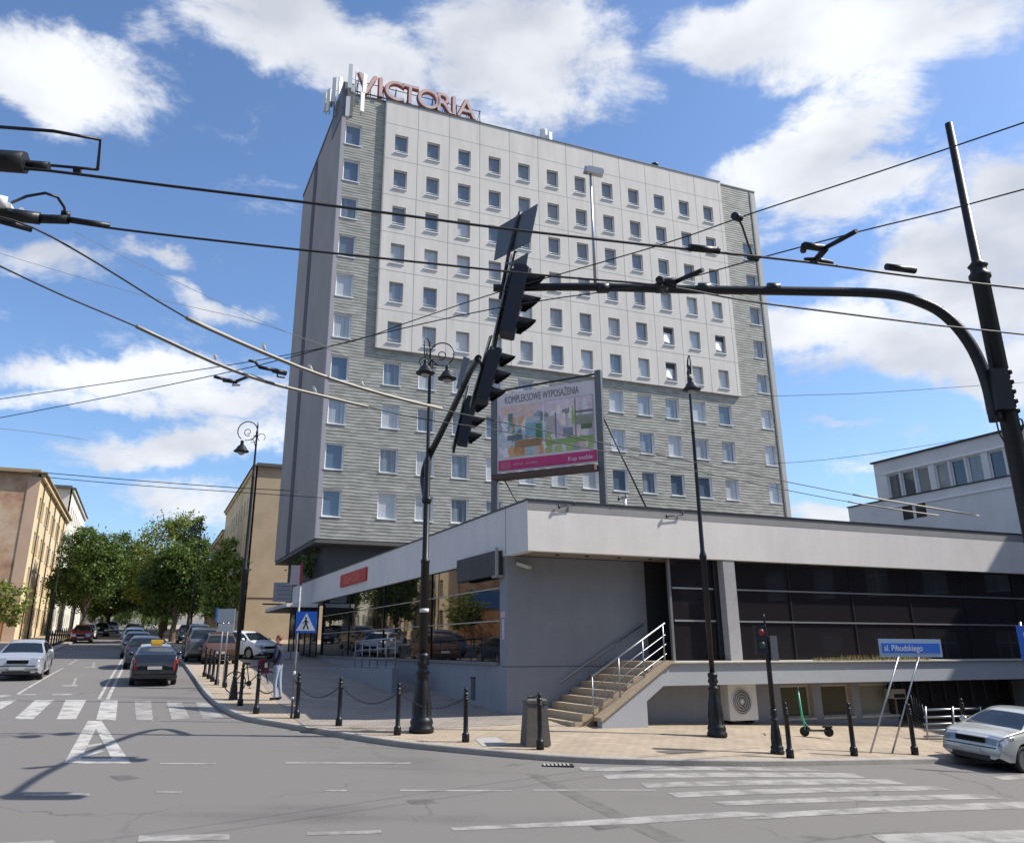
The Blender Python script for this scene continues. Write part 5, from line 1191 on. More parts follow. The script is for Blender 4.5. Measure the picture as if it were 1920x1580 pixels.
for l,pts,d,r,m in (('fine pale stay wire falling from the left switch to the tower',((140,435),(250,490),(420,570),(560,632),(660,672)),9,.003,M_WIREL),('fine pale stay wire below it ending at the tower',((0,475),(150,520),(300,562),(480,604),(640,660)),9,.003,M_WIREL),
  ('faint cable over the tree tops, upper one of two',((60,884),(250,900),(440,914),(560,920)),40,.02,M_WIRE),('faint cable over the tree tops, lower one of two',((60,892),(250,909),(440,922),(620,934)),40,.018,M_WIRE),
  ('faint pale wire low in the left part of the sky',((-10,802),(80,812),(165,825)),22,.007,M_WIREL),('thin wire crossing the sky right of the tower',((1380,744),(1600,738),(1760,728),(1930,716)),40,.012,M_WIRE),
  ('thin wire sloping up to the roof of the office block',((1380,870),(1500,866),(1640,850),(1780,828),(1900,808)),40,.012,M_WIRE),('slack wire across the lower hotel windows',((600,880),(800,890),(1000,905),(1240,935),(1400,952)),28,.006,M_WIRE)):
    wire(l,[D(x,y,d) for x,y in pts],r,m)
def fitting(label,build,pos,name='wire_fitting',cat='wire fitting',m=M_BLACKM):
    bm=BM(); build(bm); o=obj(name,bm,m); o.location=pos; tag(o,label,cat); return o
def seg(zc,*runs):
    pts0=Z(runs[0][0][0],runs[0][0][1],zc)
    def b(bm):
        for r in runs: tube(bm,[Z(p[0],p[1],zc)-pts0 for p in r[:-1]],r[-1],8)
    return b,pts0
for lab,zc,runs in (('black insulator rod on the thick trolley wire before the tower edge',5.92,[((1292,464),(1348,470),.035)]),('insulator rod on the trolley wire right of the tower',5.92,[((1662,500),(1715,507),.034)]),
   ('black crossing bracket right of the tower where two wires meet',5.95,[((1606,433),(1575,450),(1545,466),.022),((1545,466),(1508,460),.035),((1508,460),(1506,470),.03),((1548,466),(1530,487),.03),((1508,487),(1530,486),(1560,493),.022)]),
   ('black crossing bracket on the long signal arm in front of the tower',5.95,[((1318,506),(1290,518),(1258,532),.024),((1268,528),(1236,533),.05),((1236,524),(1246,542),.04)]),
   ('hanger link joining two wires at the tower right corner',6.1,[((1383,407),(1392,425),(1400,450),(1412,484),.010),((1376,404),(1388,410),.035),((1404,482),(1420,486),.03)]),
   ('black double switch block at the upper left edge',5.95,[((-30,300),(48,305),.085),((48,310),(92,313),.04)]),
   ('bent black feeder rod at the upper left corner',6.05,[((-30,236),(100,246),(188,262),(183,318),.013),((183,318),(80,309),.012),((138,318),(152,320),.03)]),
   ('black wire switch with pale insulators at the left edge',5.9,[((-30,396),(30,404),(75,410),.055),((60,410),(128,412),.04),((128,412),(206,424),.028),((-20,408),(60,430),.03)]),
   ('looping feeder cable above the left wire switch',6.0,[((22,380),(50,368),(85,362),(108,370),(120,388),(123,404),.012),((114,400),(132,404),.03)]),
   ('left black wire fitting on the lower span wire',5.85,[((402,706),(425,712),.022),((418,712),(445,716),.030),((440,715),(436,722),(450,722),.012),((445,714),(470,704),(492,712),.022)]),
   ('right black wire fitting on the lower span wire',5.85,[((486,688),(515,694),.024),((512,694),(536,700),.034),((520,698),(520,706),(534,708),.012),((486,688),(478,678),(466,676),.018)])):
    b,p0=seg(zc,*runs); fitting(lab,b,p0)
for lab,zc,runs in (('white porcelain insulators at the left edge',5.98,[((-10,376),(12,382),.06),((14,385),(20,394),.03),((40,392),(44,404),.018)]),('small pale clamps on the upper pale sleeve',5.8,[((493,645),(496,655),.02),((580,685),(584,694),.02),((676,714),(680,722),.02)]),('small pale clamps on the lower pale sleeve',5.8,[((402,664),(404,672),.018),((588,726),(592,736),.02)])):
    b,p0=seg(zc,*runs); fitting(lab,b,p0,name='insulator',cat='insulator',m=M_WHITEP)
for lab,px,py,dx in (('wire clamp on the fascia edge near its corner',1048,950,28),('wire clamp farther right on the fascia edge',1250,968,30),('thin bracket post on the pavilion roof under the hotel windows',1160,935,14)):
    p0=onz(px,py,-1.62); p1=onz(px+dx,py-3,-1.62)
    w=Vector((C0.x,C0.y,0)); L2=lambda q: w+Vector((DR.x*q.x-DR.y*q.y,DR.y*q.x+DR.x*q.y,q.z))
    a,b=L2(p0),L2(p1); bm=BM(); tube(bm,[Vector(),b-a],.015,6); tube(bm,[Vector((0,0,-.05)),Vector((0,0,.06))],.03,6); tube(bm,[b-a+Vector((0,0,-.02)),b-a+Vector((0,0,.12))],.018,6); o=obj('wire_clamp',bm,M_BLACKM); o.location=a; tag(o,lab,'wire clamp')
# ============================================================ CARS
def lerp_tab(tab,x):
    if x<=tab[0][0]: return tab[0][1]
    for (a,b),(c,d) in zip(tab,tab[1:]):
        if x<=c:
            t=(x-a)/(c-a); return b+(d-b)*t
    return tab[-1][1]
def lsm(tab,x): return sum(lerp_tab(tab,min(max(x+d,tab[0][0]),tab[-1][0]))*w for d,w in ((-.13,.12),(-.07,.22),(0,.32),(.07,.22),(.13,.12)))
def make_car(kind,label,paint,cat='car',group=None):
    if kind=='liftback': L,W=4.5,1.74; zt=[(0,.62),(.03,.86),(.12,1.0),(.5,1.06),(1.2,1.34),(1.65,1.42),(2.1,1.435),(2.55,1.40),(2.75,1.34),(3.5,.98),(4.05,.90),(4.32,.83),(4.43,.75),(4.48,.62),(4.5,.5)]; zs=[(0,.55),(.03,.80),(.12,.90),(.5,.97),(2.75,.93),(3.5,.92),(4.05,.85),(4.32,.76),(4.43,.69),(4.48,.57),(4.5,.46)]; rw=(.5,1.25); ws=(2.78,3.5); fa,ra=3.66,1.02
    elif kind=='fastback': L,W=4.48,1.76; zt=[(0,.60),(.03,.98),(.15,1.13),(.55,1.24),(1.1,1.41),(1.8,1.49),(2.4,1.47),(2.75,1.38),(3.75,.98),(4.1,.86),(4.38,.72),(4.48,.5)]; zs=[(0,.5),(.03,.90),(.15,1.0),(.55,1.02),(2.75,.95),(3.75,.90),(4.1,.79),(4.38,.65),(4.48,.45)]; rw=(.17,1.0); ws=(2.8,3.68); fa,ra=3.6,.9
    elif kind=='hatch': L,W=4.1,1.72; zt=[(0,.62),(.03,.95),(.12,1.02),(.45,1.38),(.8,1.46),(1.7,1.50),(2.3,1.45),(2.5,1.40),(3.2,1.0),(3.7,.88),(3.98,.74),(4.1,.5)]; zs=[(0,.55),(.03,.90),(.12,.95),(2.5,.95),(3.2,.92),(3.7,.82),(3.98,.66),(4.1,.45)]; rw=(.13,.45); ws=(2.5,3.2); fa,ra=3.3,.75
    elif kind=='suv': L,W=4.5,1.82; zt=[(0,.7),(.04,1.1),(.14,1.15),(.5,1.62),(.9,1.70),(2.2,1.72),(2.7,1.64),(3.4,1.15),(4.0,1.05),(4.35,.9),(4.5,.6)]; zs=[(0,.62),(.04,1.0),(.14,1.08),(2.7,1.08),(3.4,1.05),(4.0,.98),(4.35,.82),(4.5,.55)]; rw=(.15,.5); ws=(2.7,3.38); fa,ra=3.6,.85
    wr=.315 if kind!='suv' else .35
    xs_=sorted(set([round(L*i/46,3) for i in range(47)]+[round(L-.03*i,3) for i in range(1,17)]+[round(.03*i,3) for i in range(1,12)]+[p[0] for p in zt if p[0]<=L]+list(rw)+list(ws)))
    mats=[paint,M_GLC,mat('black trim',(.015,.015,.016),.5),mat('headlight glass',(.34,.36,.38),.12,.55,coat=1),mat('tail light red',(.20,.012,.012),.2,coat=.6)]
    bm=BM(); rings=[]
    def wid(x):
        e=0
        if x>L-.75: e=((x-(L-.75))/.75)**2.2*.15
        if x<.45: e=((.45-x)/.45)**2*.09
        return W/2*(1-e)
    for x in xs_:
        sf=lsm if .1<x<L-.12 else lerp_tab; T=sf(zt,x); S_=min(sf(zs,x),T-.015); w=wid(x); zb=.19+ (.10*((x-(L-.3))/.3) if x>L-.3 else 0)+(.12*((.3-x)/.3) if x<.3 else 0)
        cab=max(0,min(1,(T-S_-.08)/.35)); wroof=w*(.93-.23*cab)
        zm=zb+(S_-zb)*.5
        pr=[(0,zb),(w*.80,zb),(w*.95,zb+.05),(w*.985,zb+.16),(w,zm),(w*.985,S_-.10),(w*.955,S_-.02),(w*.93,S_)]
        e0=(w*.93,S_); e1=(wroof,T-.055*(.3+.7*cab))
        pr+=[(e0[0]+(e1[0]-e0[0])*.06,S_+(e1[1]-S_)*.08),(e0[0]+(e1[0]-e0[0])*.5,S_+(e1[1]-S_)*.5),(e0[0]+(e1[0]-e0[0])*.90,S_+(e1[1]-S_)*.90),(e1[0],e1[1]),(wroof*.90,T-.022),(wroof*.55,T-.004),(0,T)]
        rings.append((x,T,S_,[(y,z) for y,z in pr]))
    vv=[]
    for x,T,S_,pr in rings:
        row=[bm.verts.new((x,y,z)) for y,z in pr]+[bm.verts.new((x,-y,z)) for y,z in pr[-2:0:-1]]
        vv.append(row)
    n=len(vv[0]); K=len(rings[0][3])
    for i in range(len(vv)-1):
        xm=(rings[i][0]+rings[i+1][0])/2; hh=min(rings[i][1]-rings[i][2],rings[i+1][1]-rings[i+1][2])
        for k in range(n):
            f=bm.faces.new((vv[i][k],vv[i+1][k],vv[i+1][(k+1)%n],vv[i][(k+1)%n])); f.smooth=True
            kk=k if k<K-1 else n-1-k    # symmetric index
            mi=0
            if 8<=kk<=9 and hh>.14 and rw[0]+.25<xm<ws[1]-.22: 
                mi=1
                mid=(rw[1]+ws[0])/2
                if abs(xm-mid)<.05: mi=2
            if kk>=12 and ws[0]+.0<xm<ws[1]-.03: mi=1
            if kk>=12 and rw[0]<xm<rw[1]: mi=1
            if kk<=1: mi=2
            c_=f.calc_center_median(); zfr=lerp_tab(zs,L-.25)
            if mi==0 and c_.z>zfr-.20 and ((c_.x>L-.20 and W*.24<abs(c_.y)<W*.47 and c_.z<zfr+.05) or (L-.50<c_.x<=L-.16 and 5<=kk<=7 and c_.z<zfr+.05-(L-.16-c_.x)*.1)): mi=3
            if mi==0 and (kind!='hatch' and lerp_tab(zs,.1)-.20<c_.z<lerp_tab(zs,.1)+.02 or kind=='hatch' and .78<c_.z<1.12) and ((c_.x<.10 and abs(c_.y)>W*.37) or (c_.x<.30 and 5<=kk<=8)): mi=4
            f.material_index=mi
    bm.faces.new(vv[0][::-1]); bm.faces.new(vv[-1])
    bmesh.ops.recalc_face_normals(bm,faces=bm.faces)
    me=bpy.data.meshes.new('car_shell'); bm.to_mesh(me); bm.free()
    for m_ in mats: me.materials.append(m_)
    tmp=bpy.data.objects.new('tmp',me); COL.objects.link(tmp)
    cut=BM()
    for x in (fa,ra):
        for s in (-1,1): lathe(cut,[(wr+.055,-.16),(wr+.055,.16)],28,Matrix.Translation((x,s*(W/2-.05),wr))@Matrix.Rotation(R(90),4,'X'))
    cme=bpy.data.meshes.new('cut'); bmesh.ops.recalc_face_normals(cut,faces=cut.faces); cut.to_mesh(cme); cut.free(); cme.materials.append(mats[2]); co=bpy.data.objects.new('cut',cme); COL.objects.link(co)
    md=tmp.modifiers.new('b','BOOLEAN'); md.operation='DIFFERENCE'; md.object=co; md.solver='EXACT'; md.material_mode='TRANSFER'
    full=bpy.data.meshes.new_from_object(tmp.evaluated_get(bpy.context.evaluated_depsgraph_get()))
    bpy.data.objects.remove(tmp); bpy.data.objects.remove(co)
    t=thing('parked_car',label,cat,(0,0,0),0,group)
    slots=[m_.name if m_ else '' for m_ in full.materials]
    def part(name,test,m_):
        b=BM(); b.from_mesh(full); dele=[f for f in b.faces if not test(f)]
        bmesh.ops.delete(b,geom=dele,context='FACES')
        for f in b.faces: f.material_index=0
        if not b.faces: b.free(); return None
        mm=bpy.data.meshes.new(name); b.to_mesh(mm); b.free(); mm.materials.append(m_); o=bpy.data.objects.new(name,mm); COL.objects.link(o); o.parent=t
        o.location=(-L/2,0,0); return o
    gi=[i for i,s in enumerate(slots) if s==M_GLC.name]; bi=[i for i,s in enumerate(slots) if s==mats[2].name]
    isg=lambda f:f.material_index in gi
    hi=[i for i,q in enumerate(slots) if q==mats[3].name]; ti=[i for i,q in enumerate(slots) if q==mats[4].name]
    for s in (-1,1): part('headlight',lambda f:f.material_index in hi and f.calc_center_median().y*s>0,mats[3]); part('taillight',lambda f:f.material_index in ti and f.calc_center_median().y*s>0,mats[4])
    o=part('body',lambda f:not isg(f) and f.material_index not in bi+hi+ti,paint)
    if o: o.material_slots[0].link='OBJECT'; o.material_slots[0].material=paint
    part('underbody',lambda f:f.material_index in bi,mats[2])
    part('windscreen',lambda f:isg(f) and f.calc_center_median().x>ws[0] and abs(f.normal.y)<.6,M_GLC)
    part('rear_window',lambda f:isg(f) and f.calc_center_median().x<rw[1] and abs(f.normal.y)<.6,M_GLC)
    for s in (-1,1): part('side_window',lambda f:isg(f) and abs(f.normal.y)>=.6 and f.calc_center_median().y*s>0,M_GLC)
    def add(name,bm_,m_,par=None,loc=(0,0,0)): o=obj(name,bm_,m_,par or t); o.location=loc; return o
    for x in (fa,ra):
        for s in (-1,1):
            b=BM(); M=Matrix.Rotation(R(90),4,'X'); lathe(b,[(wr*.66,-.03),(wr*.66,-.10),(wr*.93,-.10),(wr,-.06),(wr,.06),(wr*.93,.10),(wr*.66,.10),(wr*.66,.03)],26,M,cap=False); w=add('wheel',b,M_RUB,None,(x-L/2,s*(W/2-.125),wr))
            b=BM(); lathe(b,[(wr*.66,-.095),(wr*.60,-.08),(wr*.22,-.055),(.03,-.07),(.03,.07),(wr*.22,.055),(wr*.60,.08),(wr*.66,.095)],20,M); 
            add('rim',b,mat('alloy rim',(.42,.43,.45),.3,.8),w)
    # lamps, grille, plates, mirrors
    zf=lerp_tab(zs,L-.25); wf=wid(L-.12)
    for s in (-1,1):
        b=BM(); lathe(b,[(.0,-.06),(.07,-.05),(.09,0),(.07,.04),(.0,.05)],10,Matrix.Rotation(R(90),4,'Y')@Matrix.Scale(1.25,4,(0,1,0))); 
        mo=add('wing_mirror',b,paint,None,(ws[1]-.32-L/2,s*(W/2+.075),lerp_tab(zs,ws[0])+.09)); mo.material_slots[0].link='OBJECT'; mo.material_slots[0].material=paint
        b=BM(); 
        for xx in (rw[1]+.12 if kind!='hatch' else .9,(rw[1]+ws[0])/2+.02,ws[1]-.45): box(b,xx,xx+.012,s*W/2*.99-.01,s*W/2*.99+.01,.35,lerp_tab(zs,xx)-.08)
        add('door_seams',b,mats[2],None,(-L/2,0,0))
        b=BM(); 
        for xx in ((rw[1]+ws[0])/2-.28,ws[1]-1.12+.0): box(b,xx,xx+.16,s*W/2*.985-.012,s*W/2*.985+.022*1,.80,.825)
        add('door_handle',b,mats[2],None,(-L/2,0,0))
    b=BM(); box(b,L-.13,L+.012,-wf*.47,wf*.47,zf-.15,zf-.03); add('grille',b,mat('grille black',(.006,.006,.007),.7,0,.15),None,(-L/2,0,0))
    b=BM(); box(b,L-.10,L+.006,-wf*.62,wf*.62,.24,.36); add('lower_grille',b,mats[2],None,(-L/2,0,0))
    b=BM(); box(b,L-.015,L+.018,-.26,.26,.40,.51); add('number_plate',b,mat('plate white grey',(.45,.45,.44),.5),None,(-L/2,0,0))
    b=BM(); box(b,-.022,.03,-.26,.26,.62 if kind!='hatch' else .5,.73 if kind!='hatch' else .61); add('number_plate',b,mat('plate white grey',(.45,.45,.44),.5),None,(-L/2,0,0))
    b=BM(); box(b,-.014,.05,-W*.42,W*.42,.30,.42); add('bumper_strip',b,mats[2],None,(-L/2,0,0))
    if kind=='liftback': b=BM(); box(b,L-.12,L+.004,-wf*.8,wf*.8,.535,.56); add('bumper_strip',b,mats[2],None,(-L/2,0,0))
    t['dims']=(L,W); return t
def paintm(name,c,metal=.5,rough=.32): return mat(name,c,rough,metal,coat=.8)
def place(car,front_or_center,hd,off,label=None,loc=None):
    """put car so that its local point off (x,y) lies at world point"""
    a=math.atan2(hd.y,hd.x); q=Vector(front_or_center[:2]); o=Vector((off[0]*math.cos(a)-off[1]*math.sin(a),off[0]*math.sin(a)+off[1]*math.cos(a))); c=q-o
    d=hd.normalized(); s=Vector((-d.y,d.x)); g=lambda v:gz(v.x,v.y)
    pit=-math.atan2(g(c+d*1.3)-g(c-d*1.3),2.6); rol=math.atan2(g(c+s*.7)-g(c-s*.7),1.4)
    car.location=(c.x,c.y,g(c)+(loc or 0)); car.rotation_euler=(rol,pit,a)
    if label: car['label']=label
    return car
P_SIL=paintm('silver paint',(.50,.52,.51),.35); P_SIL2=paintm('pale silver paint',(.46,.48,.50)); P_BLK=paintm('black paint',(.012,.014,.018),.1,.15); P_WHT=paintm('white paint',(.72,.73,.73),0); P_DKB=paintm('dark blue grey paint',(.035,.045,.065),.4,.2); P_RED=paintm('red car paint',(.26,.025,.03),.1); P_GRY=paintm('mid grey paint',(.13,.14,.15)); P_BRN=paintm('orange brown paint',(.12,.06,.035),.2); P_BGE=paintm('beige paint',(.35,.31,.26))
GR='cars on the side street'
car1=make_car('liftback','silver liftback car entering from the right edge','x' and P_SIL); car1.scale=(.92,.92,.92); place(car1,G(1880,1450),Vector((-.87,-.50)),(4.5/2*.92,1.74/2*.86*.92))
car2=make_car('fastback','black taxi with a yellow roof lamp waiting before the crosswalk',P_BLK,'taxi'); tq=G(286,1287); car2.scale=(.95,.95,.95); place(car2,tq,SD,(-4.48/2*.95,0))
car2.name='taxi'
b=BM(); box(b,-.09,.09,-.22,.22,1.49,1.63); bmesh.ops.bevel(b,geom=b.edges[:],offset=.03,segments=2); obj('taxi_lamp',b,mat('taxi lamp yellow',(.75,.42,.03),.4),car2).location=(-.35,0,0)
car3=make_car('liftback','silver grey saloon facing the crosswalk at the left edge',P_SIL2,'car'); place(car3,G(27,1277),-SD,(4.5/2,0)); 
car4=make_car('hatch','white hatchback parked behind the lamp post and bicycle',P_WHT,'car'); 
car5=make_car('suv','dark grey car parked beyond the parking sign',P_GRY,'car')
def street(px,dist_y,py=None):
    """point on the ground at pixel column px and depth dist_y"""
    r=ray(px,1200); q=Vector((r.x,r.y))*(dist_y/r.y); return q
place(car4,street(462,50),Vector((.80,-.55)),(0,0),loc=PAV)
place(car5,street(384,45),SD,(-2.2,0),loc=PAV)
def cp(src,q,hd,off,label,paint=None,lift=0,group=GR):
    c=dup(src,group=group,scale=1.0); c['label']=label; place(c,q,hd,off,loc=lift)
    if paint:
        for ch in c.children:
            if ch.name.split('.')[0] in('body','wing_mirror'): ch.material_slots[0].material=paint
    return c
cp(car4,street(273,40.5),SD,(-2.2,0),'dark blue grey car standing just ahead of the taxi',P_DKB)
cp(car4,street(258,50),SD,(-2.0,0),'dark grey car third in the queue ahead of the taxi',P_GRY)
cp(car4,street(250,64),SD,(-2.0,0),'white car farther up the queue on the side street',P_WHT)
cp(car1,street(252,78),SD,(-2.2,0),'black car far up the queue under the trees',P_BLK)
cp(car1,street(246,92),SD,(-2.2,0),'pale car at the far end of the queue',P_SIL)
cp(car4,street(416,43.5),SD,(-2.0,0),'orange brown hatchback parked between the parking sign and the lamp post',P_BRN,PAV)
cp(car1,street(398,55),SD,(-2.0,0),'grey car parked under the trees past the parking sign',P_GRY,PAV)
cp(car5,street(372,60),SD,(-2.0,0),'beige car parked farther under the right hand trees',P_BGE,PAV)
cp(car4,street(352,72),SD,(-2.0,0),'dark blue car parked far under the right hand trees',P_DKB,PAV)
cp(car4,street(150,74),-SD,(2.0,0),'red car parked on the left side of the street',P_RED)
cp(car4,street(160,84),-SD,(2.2,0),'white car parked behind the red one on the left side',P_WHT)
cp(car1,street(186,95),-SD,(2.2,0),'dark green car coming down the street far away',P_DKB)
cp(car4,street(205,110),-SD,(2.0,0),'silver car coming down the street at the far end',P_SIL)
# ============================================================ BICYCLE
p=GP(468,1300); t=thing('bicycle','black bicycle with a basket leaning by the lamp post','bicycle',p,R(8))
for x in (-.50,.55):
    bm=BM(); tube(bm,[Vector((x+.335*math.cos(2*math.pi*k/24),0,.345+.335*math.sin(2*math.pi*k/24))) for k in range(25)],.02,6,cap=False); w=obj('wheel',bm,M_RUB,t)
    bm=BM(); tube(bm,[Vector((x,-.04,.345)),Vector((x,.04,.345))],.03,8)
    for k in range(14): a=2*math.pi*k/14; tube(bm,[Vector((x,0,.345)),Vector((x+.325*math.cos(a),0,.345+.325*math.sin(a)))],.003,3,cap=False)
    obj('spokes',bm,M_STEEL,w)
bm=BM()
for q in (((-.5,.345),(-.15,.85)),((-.5,.345),(-.05,.32)),((-.05,.32),(-.15,.85)),((-.05,.32),(.40,.80)),((-.14,.80),(.40,.88)),((.40,.72),(.38,1.0)),((.40,.80),(.55,.345))): tube(bm,[(q[0][0],0,q[0][1]),(q[1][0],0,q[1][1])],.018,6)
obj('frame',bm,M_BLACKM,t)
bm=BM(); tube(bm,[(.28,-.28,1.04),(.38,-.12,1.06),(.38,.12,1.06),(.28,.28,1.04)],.014,6); obj('handlebar',bm,M_DARKM,t)
bm=BM(); box(bm,-.30,-.04,-.08,.08,.90,.96); bmesh.ops.bevel(bm,geom=bm.edges[:],offset=.025,segments=2); tube(bm,[(-.15,0,.84),(-.17,0,.92)],.014,6); obj('saddle',bm,M_BLACK,t)
bm=BM(); box(bm,.46,.80,-.17,.17,.78,1.0); obj('basket',bm,mat('wire basket',(.10,.10,.10),.6,.4,noise=(40,.5)),t)
bm=BM(); lathe(bm,[(.09,-.005),(.09,.005)],14,Matrix.Translation((-.05,-.04,.32))@Matrix.Rotation(R(90),4,'X')); tube(bm,[(-.05,-.06,.32),(-.0,-.06,.18)],.01,5); box(bm,-.04,.05,-.12,-.05,.165,.185); obj('crank',bm,M_DARKM,t)
# ============================================================ PERSON
def skin_body(name,verts,edges,matf,mats,parent=None,sub=2):
    me=bpy.data.meshes.new(name); me.from_pydata([v[0] for v in verts],edges,[]); o=bpy.data.objects.new(name,me); COL.objects.link(o)
    o.modifiers.new('s','SKIN'); md=o.modifiers.new('ss','SUBSURF'); md.levels=sub; md.render_levels=sub
    for i,v in enumerate(verts):
        sv=me.skin_vertices[0].data[i]; r=v[1]; sv.radius=(r,r) if not isinstance(r,tuple) else r
        sv.use_root=(i==0)
    m2=bpy.data.meshes.new_from_object(o.evaluated_get(bpy.context.evaluated_depsgraph_get())); bpy.data.objects.remove(o)
    for m in mats: m2.materials.append(m)
    for p_ in m2.polygons: p_.use_smooth=True; p_.material_index=matf(p_.center)
    q=bpy.data.objects.new(name,m2); COL.objects.link(q); q.parent=parent; return q
M_SKIN=mat('skin',(.46,.25,.17),.55); M_HOOD=mat('navy jacket',(.012,.017,.045),.8,noise=(12,.2)); M_JEAN=mat('pale washed jeans',(.28,.33,.42),.85,noise=(14,.25)); M_SHOE=mat('dark shoe',(.02,.02,.024),.5)
# local: person faces -x (left in the picture); z up
def person(label,pos,rz):
    V=[];E=[]
    def v(p,r,par=None):
        V.append((p,r)); i=len(V)-1
        if par is not None: E.append((par,i))
        return i
    pel=v((0,0,.98),(.15,.12)); sp1=v((0,0,1.12),(.145,.11),pel); sp2=v((-.01,0,1.28),(.165,.125),sp1); sp3=v((-.01,0,1.42),(.165,.11),sp2); nk=v((-.02,0,1.54),(.062,.062),sp3); hd=v((-.045,0,1.63),(.085,.078),nk); hd2=v((-.05,0,1.715),(.088,.078),hd); hd3=v((-.04,0,1.78),(.05,.045),hd2)
    for s in (-1,1):
        hip=v((0,s*.09,.90),(.098,.098),pel); kn=v((-.03 if s<0 else .03,s*.10,.50),(.064,.064),hip); an=v((.01 if s<0 else .10,s*.10,.10),(.043,.043),kn); hl=v((.02 if s<0 else .11,s*.10,.05),(.04,.04),an); toe=v((-.16 if s<0 else -.08,s*.11,.035),(.038,.03),hl)
        sh=v((-.01,s*.17,1.42),(.072,.07),sp3); el=v((-.04,s*.235,1.15),(.052,.052),sh); wr=v((-.24,s*.17,1.05),(.034,.034),el); pm=v((-.30,s*.15,1.045),(.034,.022),wr)
        for k,(dy,dz,ln) in enumerate(((-.026,.01,.075),(-.009,.012,.085),(.009,.01,.08),(.026,.004,.062))):
            a=v((-.335,s*.15+dy,1.045+dz*.4),(.0095,.0095),pm); b=v((-.335-ln*.55,s*.15+dy,1.035),(.009,.009),a); c=v((-.335-ln*.8,s*.15+dy*.9-.0,1.01),(.008,.008),b)
        a=v((-.30,s*.15-s*.03,1.065),(.011,.011),pm); b=v((-.335,s*.15-s*.05,1.075),(.010,.010),a)
    t=thing('person',label,'person',pos,rz)
    def mf(c):
        if c.z>1.515: return 0
        if c.z<.085: return 3
        if c.z<.97 and c.x>-.2: return 2
        if c.x<-.235 and c.z<1.2: return 0
        return 1
    b=skin_body('body',V,E,mf,[M_SKIN,M_HOOD,M_JEAN,M_SHOE],t)
    bm=BM(); lathe(bm,[(.0,.11),(.055,.10),(.088,.06),(.098,.0),(.094,-.03),(.08,-.03),(.08,.0),(.0,.05)],16,Matrix.Translation((-.028,0,1.72))@Matrix.Scale(.86,4,(0,1,0))); obj('hair',bm,mat('reddish short hair',(.22,.09,.045),.8),t)
    for s in (-1,1):
        bm=BM(); lathe(bm,[(.0,.008),(.012,.0),(.0,-.008)],8,Matrix.Translation((-.128,s*.032,1.70))); obj('eye',bm,M_BLACK,t)
        bm=BM(); lathe(bm,[(.0,.028),(.012,.02),(.014,-.0),(.008,-.025),(.0,-.03)],8,Matrix.Translation((-.04,s*.088,1.68))); obj('ear',bm,M_SKIN,t)
    bm=BM(); prism(bm,[(-.16,1.655),(-.125,1.65),(-.125,1.70)],.024,Matrix.Translation((0,-.012,0))); obj('nose',bm,M_SKIN,t)
    bm=BM(); box(bm,-.130,-.118,-.024,.024,1.625,1.633); obj('mouth',bm,mat('lips',(.30,.12,.10),.5),t)
    bm=BM(); lathe(bm,[(.075,1.50),(.095,1.53),(.09,1.57),(.07,1.575)],14,Matrix.Translation((-.015,0,0))); obj('collar',bm,M_HOOD,t)
    return t
pp=GP(517,1312)
man=person('person with reddish hair, navy jacket and pale jeans looking down by the bicycle',pp,R(-8)); man.scale=(1.05,1.05,1.05)
bag=thing('shoulder_bag','dark red and black bag held in front of the person in the navy jacket','bag',pp+Vector((-.42,-.06,1.0)),R(10))
bm=BM(); box(bm,-.19,.14,-.12,.12,-.22,.20); bmesh.ops.bevel(bm,geom=bm.edges[:],offset=.05,segments=3); obj('bag_body',bm,mat('maroon cloth',(.06,.008,.012),.8,noise=(9,.3)),bag)
bm=BM(); box(bm,.02,.10,-.128,-.12,-.05,.08); obj('label_patch',bm,M_WHITEP,bag)
bm=BM(); tube(bm,[Vector((.0,0,.19)),Vector((.05,0,.32)),Vector((.14,0,.32)),Vector((.12,0,.19))],.012,6); obj('handle',bm,M_BLACK,bag)
# ============================================================ TREES
def leafmesh(lobes,n,size,seed,flat=.0,inner=.55):
    rnd=random.Random(seed); bm=BM()
    vol=[a*b*c for (_,_,_,a,b,c) in lobes]; tot=sum(v**.66 for v in vol)
    for (cx,cy,cz,ax,ay,az),vv in zip(lobes,vol):
        m=int(n*(vv**.66)/tot)
        # sub clusters give uneven light and dark clumps
        subs=[]
        for i in range(max(6,m//42)):
            while True:
                d=Vector((rnd.gauss(0,1),rnd.gauss(0,1),rnd.gauss(0,1)))
                if d.length>.1: break
            d.normalize(); rr=inner+(1-inner)*rnd.random()**.6
            subs.append((Vector((cx+d.x*ax*rr,cy+d.y*ay*rr,cz+d.z*az*rr)),rnd.uniform(.09,.22)*(ax+ay+az)/3*1.6))
        for i in range(m):
            c,sr=subs[rnd.randrange(len(subs))]
            q=c+Vector((rnd.gauss(0,1),rnd.gauss(0,1),rnd.gauss(0,.8)))*sr*.62
            s=size*rnd.uniform(.55,1.25); u=Vector((rnd.gauss(0,1),rnd.gauss(0,1),rnd.gauss(0,.6))).normalized(); w=u.cross(Vector((rnd.gauss(0,1),rnd.gauss(0,1),rnd.gauss(0,1)))).normalized()
            vs=[bm.verts.new(q+u*s*.5),bm.verts.new(q+w*s*.32),bm.verts.new(q-u*s*.5),bm.verts.new(q-w*s*.32)]
            bm.faces.new(vs)
    return bm
